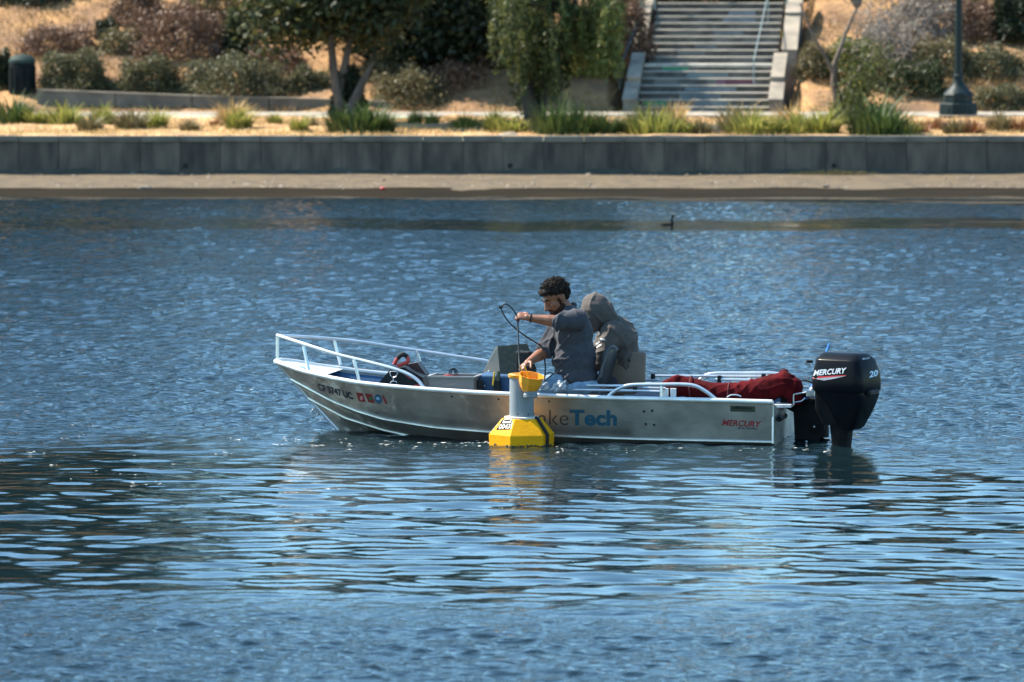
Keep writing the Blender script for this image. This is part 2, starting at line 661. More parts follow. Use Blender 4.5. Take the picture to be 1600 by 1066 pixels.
tread_m = mat("worn tread concrete", (0.40, 0.37, 0.31), 0.8, c2=(0.28, 0.26, 0.22), scale=3)
RISE, GO, SW = 0.147, 0.30, 2.82


def st(r, u, z):
    return ST0 + s_r * r + s_u * u + Vector((0, 0, z))


lvl = 0
dist = 0.0
landing_at = 7
patches = []
for k in range(16):
    z1 = (k + 1) * RISE
    depth = 1.35 if k == landing_at - 1 else GO
    wdt = SW - (0.02 if k < 7 else 0.0)
    MB().box(st(0, dist + depth / 2 + 0.2, z1 - 0.11 - 0.022), (wdt, depth + 0.4, 0.22), RS).build("riser", step_m[(k * 7 + k // 3) % 4], stair)
    # tread with a rounded nosing, standing a little proud of its riser
    prof = [(-0.025, 0.0), (-0.03, 0.012), (-0.022, 0.027), (0.0, 0.032), (depth - 0.031, 0.032), (depth - 0.031, 0.0)]
    th = 2.2 if k == landing_at - 1 else 0.8
    prof = [st(-wdt / 2, dist + a, z1 - 0.0325 + 0.032 - (0.032 - h) * th) for a, h in prof]
    MB().prism(prof, s_r * wdt).build("tread", tread_m, stair)
    patches.append((dist, z1))
    dist += depth
MB().box(st(0, dist + 1.0, 16 * RISE - 0.15), (SW, 2.0, 0.3), RS).build("top_landing", conc, stair)
# painted patches left of a mural on the risers
mural = [(6, -0.72, 0.56, (0.02, 0.16, 0.075)), (1, -1.05, 0.5, (0.02, 0.13, 0.065)), (4, 0.70, 0.66, (0.07, 0.022, 0.035)), (4, 0.30, 0.2, (0.10, 0.05, 0.075)),
         (5, 0.0, 0.9, (0.15, 0.19, 0.20)), (3, 0.1, 1.1, (0.15, 0.18, 0.20)), (2, -0.1, 0.9, (0.12, 0.15, 0.17)), (0, 0.15, 0.8, (0.15, 0.19, 0.21)), (1, 0.15, 0.7, (0.13, 0.17, 0.19)),
         (13, 0.45, 0.7, (0.17, 0.20, 0.23)), (14, 0.5, 0.6, (0.16, 0.19, 0.23)), (11, 0.25, 0.65, (0.14, 0.16, 0.17)), (8, -0.5, 0.6, (0.13, 0.14, 0.14)), (9, -0.2, 0.5, (0.12, 0.13, 0.14))]
for k, r, w, c in mural:
    d0, z1 = patches[k]
    MB().box(st(r, d0 - 0.003, z1 - 0.085), (w, 0.006, 0.088), RS).build(
        "paint_patch", mat("mural %.3f %.3f" % (c[0], c[1]), tuple(v * (1.9 if max(c) / min(c) > 1.6 else 1.0) for v in c), 0.7, scale=5), stair)
# cheek walls: a lower sloping pair and an upper pair, each with a cap
for sgn in (-1, 1):
    r0 = sgn * (SW / 2 + 0.005)
    for (u0, u1, h0, h1, w, name) in ((-0.15, 0.75, 0.26, 0.62, 0.27, "cheek_wall"), (0.757, 2.1, 0.72, 1.22, 0.25, "cheek_wall"),
                                      (3.2, 4.6, 1.28, 2.02, 0.30, "cheek_wall"), (4.607, 6.2, 2.09, 2.60, 0.30, "cheek_wall")):
        off = sgn * (0.10 if u0 > 3 else -0.0)
        poly = [st(r0 + off, u0, -0.1), st(r0 + off, u1, -0.1), st(r0 + off, u1, h1), st(r0 + off, u0, h0)]
        MB().prism(poly, s_r * sgn * w).build(name, conc_l, stair)
        cp = [st(r0 + off - sgn * 0.02, u0 - 0.02, h0 + 0.002), st(r0 + off - sgn * 0.02, u1 - 0.002, h1 + 0.002),
              st(r0 + off - sgn * 0.02, u1 - 0.002, h1 + 0.05), st(r0 + off - sgn * 0.02, u0 - 0.02, h0 + 0.05)]
        MB().prism(cp, s_r * sgn * (w + 0.04)).build("wall_cap", conc_l, stair)
rail_m = mat("galvanised rail", (0.30, 0.36, 0.36), 0.45, 0.6)
mb = MB()
mb.tube([st(1.02, 1.0, 0.62), st(1.02, 1.0, 1.12), st(1.10, 4.9, 2.55), st(1.10, 4.9, 1.9)], 0.013, 8)
mb.build("handrail", rail_m, stair)
mb = MB()
mb.tube([st(-1.80, 0.3, 0.5), st(-1.78, 0.3, 1.0), st(-1.62, 3.0, 1.98), st(-1.60, 4.2, 2.5)], 0.02, 8)
mb.build("handrail", mat("dark rail", (0.03, 0.04, 0.04), 0.5, 0.3), stair)
for u_, z_ in ((6.0, 2.2), (6.0, 2.2)):
    pass
for r_ in (-1.45, 1.50):
    MB().tube([st(r_, 5.2, 2.2), st(r_, 5.2, 3.6)], 0.022, 8).build("rail_post", rail_m, stair)
sgp = P(1219, 54, 106.4)
sign = thing("sign_plate", sgp - Vector((0, 0, 0.3)), "small round yellow sign by the right cheek wall of the staircase", "sign")
MB().lathe(sgp, [(0.105, -0.006), (0.105, 0.006)], 18, axis=(0, -1, 0)).build("plate", mat("yellow sign", (0.75, 0.50, 0.02), 0.5), sign)
MB().tube([sgp + Vector((0, 0.02, -0.75)), sgp + Vector((0, 0.02, 0.05))], 0.012, 6).build("post", rail_m, sign)

# ------------------------------------------------------------------ lamp post and bins
lamp_m = mat("dark green cast iron", (0.008, 0.018, 0.020), 0.5, 0.0, c2=(0.012, 0.024, 0.026), scale=4, spec=0.15)
LB = P(1497, 182.5, 99.0)
lamp = thing("street_lamp", LB, "dark green street lamp post on a stepped cast iron base by the path", "street lamp")
MB().lathe(LB, [(0.41, -0.06), (0.41, 0.03), (0.40, 0.22), (0.405, 0.26), (0.37, 0.285)], 8).build("plinth", lamp_m, lamp)
MB().lathe(LB, [(0.31, 0.28), (0.31, 0.42), (0.325, 0.45), (0.30, 0.49)], 8).build("base", lamp_m, lamp)
MB().lathe(LB, [(0.29, 0.488), (0.255, 0.53), (0.19, 0.59), (0.135, 0.66), (0.105, 0.75), (0.10, 0.80), (0.115, 0.81), (0.115, 0.85), (0.09, 0.87)], 20).build("bell", lamp_m, lamp, True)
MB().lathe(LB, [(0.084, 0.86), (0.075, 1.4), (0.066, 2.4), (0.052, 4.3)], 16).build("pole", lamp_m, lamp, True)
MB().lathe(LB, [(0.06, 4.3), (0.11, 4.36), (0.08, 4.45), (0.14, 4.55), (0.22, 4.85), (0.2, 5.05), (0.08, 5.25), (0.03, 5.4)], 16).build(
    "lantern", mat("milky lamp glass", (0.7, 0.7, 0.66), 0.3), lamp, True)
for k in range(8):
    a = 2 * math.pi * k / 8
    MB().box(LB + Vector((math.cos(a) * 0.378, math.sin(a) * 0.378, 0.13)), (0.02, 0.15, 0.13), Matrix.Rotation(a, 3, 'Z')).build("base_panel", lamp_m, lamp)

bin_m = mat("dark green bin", (0.005, 0.009, 0.010), 0.7, c2=(0.010, 0.014, 0.015), scale=4, spec=0.08)
for (bx, by, w, hh, lab) in ((35, 158, 0.275, 0.86, "dark green round litter bin with domed lid by the path"),):
    b0 = P(bx, by, 102.6)
    b0.z = 1.5
    bn = thing("litter_bin", b0, lab, "litter bin")
    MB().lathe(b0, [(w * 0.9, 0.0), (w, 0.05), (w, hh * 0.78), (w * 0.96, hh * 0.80)], 20).build("body", bin_m, bn, True)
    MB().lathe(b0, [(w * 1.04, hh * 0.80), (w * 1.04, hh * 0.88), (w * 0.8, hh * 0.97), (w * 0.3, hh * 1.02), (0.02, hh * 1.03)], 20).build(
        "lid", mat("faded lid", (0.03, 0.05, 0.046), 0.7, spec=0.1), bn, True)
    for k in range(12):
        a = 2 * math.pi * k / 12
        MB().box(b0 + Vector((math.cos(a) * (w + 0.008), math.sin(a) * (w + 0.008), hh * 0.4)), (0.014, 0.09, hh * 0.66), Matrix.Rotation(a, 3, 'Z')).build("slat", bin_m, bn)
wp = P(75, 9, 108.6)
post = thing("marker_post", wp + Vector((0, 0, -0.3)), "short white marker post on top of the bank at upper left", "post")
MB().box(wp + Vector((0, 0, -0.05)), (0.2, 0.08, 0.42), bev=0.02).build("post", mat("white paint", (0.75, 0.75, 0.73), 0.6), post)
MB().box(wp + Vector((0, 0, 0.175)), (0.24, 0.12, 0.04), bev=0.01).build("cap", mat("white paint", (0.75, 0.75, 0.73), 0.6), post)

# ------------------------------------------------------------------ foliage
def rand_dirs(n, rs):
    v = rs.normal(size=(n, 3))
    return v / np.linalg.norm(v, axis=1, keepdims=True)


def leaf_quads(C, size, rs, droop=0.0, aspect=0.55):
    """one small leaf-shaped face (a lozenge, slightly folded) at each centre"""
    n = len(C)
    d = rand_dirs(n, rs)
    d[:, 2] -= droop
    d /= np.linalg.norm(d, axis=1, keepdims=True)
    e = np.cross(d, rand_dirs(n, rs))
    e /= np.linalg.norm(e, axis=1, keepdims=True) + 1e-9
    s = size * rs.uniform(0.6, 1.4, (n, 1))
    a = C - d * s * 0.5
    b = C + d * s * 0.5
    V = np.stack([a, C + e * s * 0.5 * aspect, b, C - e * s * 0.5 * aspect], 1).reshape(-1, 3)
    Fq = np.arange(n * 4).reshape(n, 4)
    return V, Fq


def crown_points(blobs, n, rs, clump=0.22, per=38, shell=0.5):
    vol = np.array([b[3] * b[4] * b[5] for b in blobs]) ** 0.75
    cnt = np.maximum(1, (n * vol / vol.sum()).astype(int))
    out = []
    for b, k in zip(blobs, cnt):
        m = max(3, k // per)
        d = rand_dirs(m, rs)
        r = rs.uniform(shell ** 3, 1, (m, 1)) ** (1 / 3.0)
        cc = d * r
        sel = rs.integers(0, m, k)
        pts = cc[sel] * np.array(b[3:6]) + rs.normal(0, clump, (k, 3)) * np.array([1, 1, 0.7])
        out.append(pts + np.array(b[:3]))
    return np.concatenate(out)


def foliage(name, C, size, material, parent, rs, origin=None, droop=0.0, aspect=0.55):
    V, Fq = leaf_quads(C, size, rs, droop, aspect)
    t = np.clip(rs.normal(0.5, 0.22, len(Fq)), 0, 1)
    me = np_mesh(name, V, Fq, t)
    return link_mesh(name, me, material, parent, False, origin)


oak = leaf_mat("oak leaves", [(0.012, 0.019, 0.011), (0.020, 0.030, 0.015), (0.038, 0.05, 0.022)])
live = leaf_mat("live leaves", [(0.018, 0.027, 0.012), (0.036, 0.048, 0.018), (0.095, 0.095, 0.03)])
pepper = leaf_mat("pepper leaves", [(0.025, 0.038, 0.014), (0.07, 0.085, 0.028), (0.17, 0.165, 0.05)], trans=0.4)
yellowg = leaf_mat("yellow green leaves", [(0.06, 0.08, 0.025), (0.13, 0.15, 0.04), (0.24, 0.22, 0.06)], trans=0.4)
mound = leaf_mat("clipped mound leaves", [(0.05, 0.045, 0.028), (0.09, 0.088, 0.042), (0.17, 0.155, 0.075)])
brownb = leaf_mat("dead brush", [(0.075, 0.042, 0.03), (0.15, 0.085, 0.055), (0.27, 0.16, 0.09)], trans=0.15)
greyb = leaf_mat("grey twigs", [(0.10, 0.08, 0.065), (0.20, 0.165, 0.135), (0.33, 0.28, 0.23)], trans=0.1)
scrub = leaf_mat("scrub", [(0.07, 0.065, 0.035), (0.12, 0.105, 0.05), (0.22, 0.17, 0.08)])
grassg = leaf_mat("green grass", [(0.085, 0.098, 0.02), (0.18, 0.195, 0.04), (0.34, 0.31, 0.09)], trans=0.45)
grassd = leaf_mat("dark grass", [(0.02, 0.04, 0.012), (0.04, 0.07, 0.02), (0.09, 0.12, 0.03)], trans=0.3)
grassy = leaf_mat("straw grass", [(0.30, 0.20, 0.08), (0.45, 0.31, 0.13), (0.60, 0.45, 0.22)], trans=0.3)
rustg = leaf_mat("rusty weeds", [(0.10, 0.035, 0.015), (0.20, 0.075, 0.03), (0.30, 0.15, 0.06)], trans=0.2)
bark = mat("tree bark", (0.16, 0.125, 0.095), 0.9, c2=(0.075, 0.055, 0.042), scale=5, bump=0.02, bscale=24, stretch=(1, 1, 0.3))
bark_l = mat("pale smooth bark", (0.115, 0.088, 0.066), 0.85, c2=(0.05, 0.038, 0.03), scale=4, bump=0.015, bscale=20, stretch=(1, 1, 0.35))
bark_d = mat("dark bark", (0.06, 0.048, 0.036), 0.9, c2=(0.03, 0.025, 0.02), scale=6, bump=0.02, bscale=24)


def wiggle(a, b, n, amp, rs):
    a, b = Vector(a), Vector(b)
    out = []
    for k in range(n + 1):
        t = k / n
        p = a.lerp(b, t)
        if 0 < k < n:
            p = p + Vector(rs.normal(0, amp, 3))
        out.append(p)
    return out


def branch_set(mb, root, ends, r0, r1, rs, amp=0.06, n=5):
    for e in ends:
        pts = wiggle(root, e, n, amp, rs)
        mb.tube(pts, [r0 + (r1 - r0) * k / n for k in range(n + 1)], 7)


def tree(name, base, trunk_paths, blobs, n, size, leafm, barkm, label, seed, droop=0.0, clump=0.22, extra=None, per=38, aspect=0.55):
    rs = np.random.default_rng(seed)
    t = thing(name, base, label, "tree")
    for k, (pts, rr) in enumerate(trunk_paths):
        MB().tube(pts, rr, 9).build("trunk" if k == 0 else "stem", barkm, t, True)
    mb = MB()
    top = Vector(trunk_paths[0][0][-1])
    for b in blobs:
        c = Vector(b[:3])
        for _ in range(3):
            e = c + Vector(rs.normal(0, 0.45, 3)) * min(b[3:6])
            pts = wiggle(top, e, 5, 0.08, rs)
            mb.tube(pts, [0.07, 0.055, 0.045, 0.035, 0.024, 0.012], 6)
    mb.build("branches", barkm, t, True)
    C = crown_points(blobs, n, rs, clump, per)
    if extra is not None:
        C = np.concatenate([C, extra(rs)])
    foliage("crown", C, size, leafm, t, rs, droop=droop, aspect=aspect)
    return t


# pale-trunked tree with a dead leaning stem
ba = P(531, 192, 96.2)
tree("shade_tree", ba,
     [([ba + Vector((0, 0, -0.1)), P(533, 172, 96.2), P(526, 140, 96.2), P(521, 112, 96.2), P(519, 85, 96.2), P(513, 40, 96.2)], [0.15, 0.12, 0.10, 0.09, 0.08, 0.06]),
      ([P(529, 160, 96.25), P(536, 120, 96.3), P(541, 90, 96.3), P(552, 40, 96.4)], [0.10, 0.09, 0.08, 0.05]),
      ([P(543, 188, 95.9), P(553, 160, 95.9), P(567, 128, 95.9), P(584, 96, 95.9)], [0.13, 0.10, 0.08, 0.02])],
     [(-4.55, 96.4, 3.25, 0.75, 0.9, 0.85), (-3.7, 96.5, 3.7, 1.0, 1.1, 0.95), (-2.9, 96.6, 3.4, 0.8, 1.0, 0.8), (-3.4, 96.6, 5.0, 1.7, 1.5, 1.2), (-2.5, 97.0, 4.3, 1.1, 1.1, 1.0)],
     26000, 0.15, live, bark_l, "tree with pale split trunk and dead leaning stem behind the seawall", 21)
# big dark oak behind it
bo = Vector((-1.5, 104.6, 2.1))
tree("oak_tree", bo, [([bo + Vector((0, 0, -0.2)), bo + Vector((0.1, 0, 1.2)), bo + Vector((-0.1, 0.1, 2.8))], [0.3, 0.26, 0.18])],
     [(-2.9, 104.3, 3.5, 1.2, 1.2, 1.1), (-1.7, 104.0, 3.25, 1.15, 1.1, 1.15), (-0.7, 104.1, 3.35, 1.1, 1.0, 1.15), (-3.6, 105, 4.6, 1.3, 1.3, 1.3), (-1.4, 104.7, 5.4, 2.2, 1.8, 1.7), (0.0, 104.6, 4.4, 1.0, 1.1, 1.2),
      (-2.4, 104.6, 4.4, 1.6, 1.4, 1.3)],
     46000, 0.16, oak, bark_d, "large dark evergreen oak filling the top behind the pale-trunked tree", 22)
# weeping pepper tree
bp_ = P(834, 208, 94.6)


def strands(rs, x0=772, x1=892, groups=26, per_g=7):
    out = []
    for g in range(groups):
        gx, gd = x0 + (x1 - x0) * (g + rs.uniform(0, 1)) / groups, rs.uniform(93.7, 96.0)
        gy = rs.uniform(-25, 60)
        gl = rs.uniform(0.5, 1.05)
        for _ in range(per_g):
            px_, y0, dep = gx + rs.normal(0, 8), gy + rs.uniform(-10, 25), gd + rs.normal(0, 0.15)
            lim = np.interp(px_, [770, 800, 818, 858, 880, 920, 975], [100, 135, 198, 195, 150, 135, 118])
            y1 = lim * gl - abs(rs.normal(0, 16))
            if y1 < y0 + 10:
                continue
            k = int((y1 - y0) / 1.6)
            a, b = P(px_, y0, dep), P(px_ + rs.normal(0, 7), y1, dep)
            t = rs.random((k, 1))
            out.append(np.array(a) + t * (np.array(b) - np.array(a)) + rs.normal(0, 0.04, (k, 3)))
    return np.concatenate(out)


wt = tree("weeping_tree", bp_,
     [([bp_ + Vector((0, 0, -0.1)), P(830, 170, 94.6), P(822, 135, 94.6), P(808, 95, 94.6), P(800, 40, 94.6), P(805, -10, 94.6)], [0.2, 0.16, 0.14, 0.12, 0.09, 0.06]),
      ([P(838, 205, 94.7), P(846, 160, 94.7), P(856, 120, 94.8), P(880, 60, 94.9), P(900, 0, 95)], [0.15, 0.12, 0.1, 0.08, 0.05])],
     [(0.35, 95.0, 4.0, 0.95, 0.9, 0.9), (1.2, 95.2, 4.0, 0.8, 0.8, 0.8), (0.7, 95.0, 5.0, 1.3, 1.2, 0.9), (1.7, 95.3, 3.0, 0.45, 0.5, 0.35)],
     9000, 0.11, pepper, bark_d, "weeping tree with hanging green strands left of the staircase", 23, droop=0.8, extra=strands, aspect=0.4)
rs = np.random.default_rng(231)
foliage("hanging_foliage", strands(rs, 885, 970, 16, 7), 0.12, yellowg, wt, rs, droop=0.8, aspect=0.4)
# half-bare tree with ivy at its foot
br = P(1318, 205, 96.0)


def ivy(rs):
    c = []
    for px_, py, sx, sy, k in ((1330, 165, 22, 26, 1900), (1360, 185, 34, 18, 2000), (1345, 130, 26, 26, 1300), (1310, 180, 10, 22, 800), (1385, 195, 20, 11, 900), (1365, 90, 26, 24, 500)):
        for _ in range(k):
            c.append(P(px_ + rs.normal(0, sx * 0.55), min(207, py + rs.normal(0, sy * 0.6)), 96 + rs.normal(0, 0.35)))
    return np.array(c)


tb = tree("bare_tree", br,
          [([br + Vector((0, 0, -0.1)), P(1311, 170, 96), P(1303, 130, 96), P(1304, 100, 96), P(1312, 78, 96), P(1322, 50, 96.1), P(1340, 10, 96.2)], [0.12, 0.10, 0.07, 0.055, 0.045, 0.038, 0.025]),
           ([P(1303, 118, 96), P(1289, 88, 96), P(1276, 65, 96), P(1266, 45, 96), P(1250, 5, 96.2)], [0.04, 0.035, 0.03, 0.026, 0.018]),
           ([P(1311, 160, 96), P(1335, 120, 96), P(1365, 80, 96.2), P(1400, 40, 96.4), P(1430, 0, 96.6)], [0.05, 0.04, 0.032, 0.025, 0.016])],
          [(7.1, 96.4, 5.3, 0.9, 0.7, 0.6), (6.2, 96.2, 5.6, 0.8, 0.7, 0.6)],
          900, 0.08, pepper, bark, "half-bare tree with ivy covered foot right of the staircase", 24, extra=ivy)
rs = np.random.default_rng(77)
mb = MB()
for _ in range(240):
    px_, py = rs.normal(1385, 32), rs.normal(48, 28)
    a = P(px_, py, 96.4 + rs.normal(0, 0.3))
    e = a + Vector((rs.normal(0, 0.22), rs.normal(0, 0.2), rs.normal(0.05, 0.2)))
    mb.tube(wiggle(a, e, 3, 0.03, rs), [0.010, 0.008, 0.006, 0.003], 4)
mb.build("twigs", mat("grey twig bark", (0.26, 0.22, 0.18), 0.9), tb)["kind"] = "stuff"

# tall woods higher up the hill, seen in the water only as one mass
rs = np.random.default_rng(31)
blobs = []
for _ in range(26):
    X = rs.uniform(-34, 34)
    tall = 1.0 if X < -8.3 else (0.42 if X < 4 else 0.5)
    zt = rs.uniform(11.5, 18.5) * tall
    blobs.append((X, rs.uniform(118, 127), 6.5 + zt * 0.5, rs.uniform(1.8, 3.2), 2.2, max(2.0, zt * 0.55)))
for k in range(9):
    blobs.append((-9.9 - 2.0 * k + rs.normal(0, 0.3), rs.uniform(116, 120), rs.uniform(11, 13), 2.2, 2.2, rs.uniform(5.5, 7.5)))
    blobs.append((-9.6 - 2.0 * k + rs.normal(0, 0.3), rs.uniform(116, 121), rs.uniform(16, 18.5), 2.2, 2.2, rs.uniform(4.5, 6)))
for k in range(22):
    X = rs.uniform(-8, 17)
    if 3.6 < X < 6.2 and rs.random() < 0.6:
        continue
    blobs.append((X, rs.uniform(115, 121), rs.uniform(8.5, 12.5), rs.uniform(1.0, 2.0), 1.6, rs.uniform(1.6, 3.2)))
for k in range(30):
    X = -30 + 2.05 * k
    if 2.6 < X < 7.0:
        continue
    blobs.append((X + rs.normal(0, 0.5), rs.uniform(111.5, 114), rs.uniform(5.6, 7.4), rs.uniform(1.3, 1.9), 1.5, rs.uniform(1.3, 2.4)))
C = crown_points(blobs, 85000, rs, 0.45, 40)
wo = foliage("woodland", C, 0.6, oak, None, rs)
tag(wo, "dark woodland along the crest of the hill", None, None, "stuff")

# shrubs, each one a thing of its own
def shrub(px_, py_base, Y, w, h, leafm, label, seed, n=1500, size=0.09, dep=None, name="shrub", wild=0.0, zoff=0.0):
    rs = np.random.default_rng(seed)
    b = P(px_, py_base, Y)
    b.z += zoff
    dep = dep or w * 0.85
    t = thing(name, b, label, "shrub", "shrubs on the hillside")
    d = rand_dirs(n, rs)
    d[:, 2] = np.abs(d[:, 2])
    r = rs.uniform(0.55, 1.0, (n, 1)) ** 0.6
    lump = 1 + 0.10 * np.sin(d[:, :1] * 7 + seed) + 0.10 * np.sin(d[:, 1:2] * 9 + seed * 2) + 0.08 * np.sin(d[:, 2:3] * 11)
    C = d * r * lump * np.array([w / 2, dep / 2, h]) + rs.normal(0, 0.03 + wild, (n, 3)) + np.array(b)
    foliage("foliage", C, size, leafm, t, rs)
    mb = MB()
    for _ in range(9):
        e = b + Vector((rs.uniform(-.35, .35) * w, rs.uniform(-.35, .35) * dep, h * rs.uniform(0.5, 0.9)))
        mb.tube([b + Vector((0, 0, -0.05)), b.lerp(e, 0.5) + Vector(rs.normal(0, 0.04, 3)), e], [0.02, 0.014, 0.006], 5)
    mb.build("stems", bark_d, t)
    return t


SH = [(118, 146, 103.0, 1.50, 0.88, mound, "round clipped olive shrub nearest the litter bin", 2600),
      (236, 150, 103.0, 1.32, 0.82, mound, "round clipped olive shrub between two others above the low wall", 2400),
      (366, 153, 103.0, 2.15, 0.88, mound, "wide clipped olive hedge mound above the low wall", 3400),
      (480, 156, 103.1, 1.0, 0.66, mound, "smaller olive shrub just left of the pale tree trunk", 1500),
      (88, 92, 105.6, 1.5, 0.62, brownb, "brown dead brush above the roundest olive shrub", 1800),
      (190, 88, 105.4, 0.9, 0.5, scrub, "low brown-green scrub above the middle olive shrub", 1000),
      (2, 152, 103.2, 0.5, 0.95, oak, "dark leafy bush at the left picture edge beside the bin", 1000),
      (168, 72, 106.2, 0.5, 0.55, oak, "small dark green bush on the golden bank at upper left", 700),
      (282, 92, 105.3, 1.7, 1.05, brownb, "large reddish brown brush above the wide hedge", 2800),
      (215, 42, 107.2, 1.0, 0.75, brownb, "tangled brown brush at the top left of centre", 1400),
      (373, 86, 105.2, 0.8, 0.9, live, "dark leafy shrub with yellow tips left of the shade tree", 1600),
      (330, 36, 107.4, 1.3, 0.8, scrub, "grey-green scrub at the top above the brown brush", 1500),
      (432, 112, 104.4, 1.1, 0.5, brownb, "dry brush under the shade tree's left branches", 1000),
      (545, 185, 96.4, 0.62, 0.95, oak, "dark ivy bush between the trunks of the pale tree", 1500),
      (640, 168, 102.6, 1.3, 0.72, scrub, "grey-green scrub right of the leaning dead stem", 1500),
      (708, 150, 103.4, 1.25, 0.62, brownb, "brown brush under the dark oak", 1400),
      (602, 132, 103.8, 0.9, 0.5, scrub, "scrub behind the leaning dead stem", 900),
      (760, 128, 104.2, 0.55, 0.5, brownb, "small dark brown bush at the oak's right foot", 700),
      (782, 116, 104.2, 0.45, 0.45, yellowg, "small yellow-green bush left of the weeping tree", 600),
      (930, 118, 103.6, 1.05, 1.15, yellowg, "bright yellow-green shrub left of the staircase top", 2000),
      (985, 90, 105.2, 0.75, 1.1, brownb, "red-brown bush beside the staircase's left wall", 1400),
      (960, 28, 107.3, 1.1, 0.6, scrub, "olive scrub above the red-brown bush", 1000),
      (1275, 120, 103.8, 0.7, 0.6, scrub, "small scrub right of the staircase's right wall", 800),
      (1330, 112, 103.6, 1.0, 0.7, yellowg, "yellow-green bush behind the half-bare tree", 1300),
      (1425, 152, 102.8, 1.5, 0.78, live, "green spreading shrub left of the lamp post", 2200),
      (1470, 118, 104.2, 1.2, 0.7, scrub, "olive shrub behind the lamp post", 1500),
      (1565, 176, 102.2, 1.3, 0.55, mound, "low grey-green shrub right of the lamp base", 1600),
      (1550, 125, 104.2, 1.5, 0.7, mound, "olive shrub above the low one right of the lamp", 1800),
      (1440, 70, 106.2, 1.5, 0.95, greyb, "grey leafless brush above the green shrub", 1900),
      (1380, 100, 104.6, 1.2, 0.75, greyb, "pale twiggy brush behind the half-bare tree", 1500),
      (1520, 62, 106.2, 1.0, 0.75, brownb, "brown brush behind the lamp pole", 1300),
      (1585, 62, 106.0, 1.0, 0.95, oak, "dark bush at the upper right corner", 1500),
      (1480, 22, 107.8, 1.6, 0.7, scrub, "olive brush at the top right left of the dark bush", 1400),
      (60, 12, 109.3, 2.6, 0.7, oak, "dark hedge along the top of the bank at upper left", 2400),
      (1130, 2, 109.6, 3.6, 0.9, oak, "dark hedge at the head of the staircase", 2400)]
for k, (a, b_, Y, w, h, m, lab, n) in enumerate(SH):
    shrub(a, b_, Y, w * (1.3 if m in (brownb, scrub, greyb) else 1.12), h * (1.2 if m in (brownb, scrub, greyb) else 1.08), m, lab, 100 + k, int(n * 3.4), 0.07 if m is not oak else 0.095, wild=0.02 if m in (brownb, greyb, scrub) else 0.0)
# spiky agave
ag = P(347, 66, 105.6)
aga = thing("agave_plant", ag, "pale spiky agave in front of the dark leafy shrub", "plant")
rs = np.random.default_rng(5)
for k in range(14):
    a = rs.uniform(0, 6.28)
    d = Vector((math.cos(a), math.sin(a), rs.uniform(0.5, 1.4))).normalized()
    e = ag + d * rs.uniform(0.28, 0.42)
    MB().tube([ag, ag.lerp(e, 0.5) + Vector((0, 0, 0.03)), e], [0.03, 0.035, 0.004], 5, flat=0.3).build("leaf", mat("agave", (0.30, 0.36, 0.28), 0.5), aga)


# grass tufts on the bank
def tuft_mesh(name, n, h, spread, seed, lean=0.75):
    rs = np.random.default_rng(seed)
    V, Fq = [], []
    for k in range(n):
        a, r = rs.uniform(0, 6.28), spread * math.sqrt(rs.random())
        p = np.array([math.cos(a) * r, math.sin(a) * r, -0.02])
        hh = h * rs.uniform(0.25, 1.2) * (1.15 - 0.6 * r / spread)
        ld = np.array([math.cos(a) + rs.normal(0, 0.5), math.sin(a) + rs.normal(0, 0.5), 0]) * lean * hh * rs.uniform(0.3, 1.2)
        wv = np.array([-math.sin(a), math.cos(a), 0]) * 0.011 * rs.uniform(0.7, 1.6)
        m = p + ld * 0.35 + np.array([0, 0, hh * 0.6])
        e = p + ld + np.array([0, 0, hh])
        b = len(V)
        V += [p - wv, p + wv, m + wv * 0.8, m - wv * 0.8, e - wv * 0.1, e + wv * 0.1]
        Fq += [(b, b + 1, b + 2, b + 3), (b + 3, b + 2, b + 5, b + 4)]
    t = np.repeat(np.clip(rs.normal(0.5, 0.25, n), 0, 1), 2)
    return np_mesh(name, np.array(V), np.array(Fq), t)


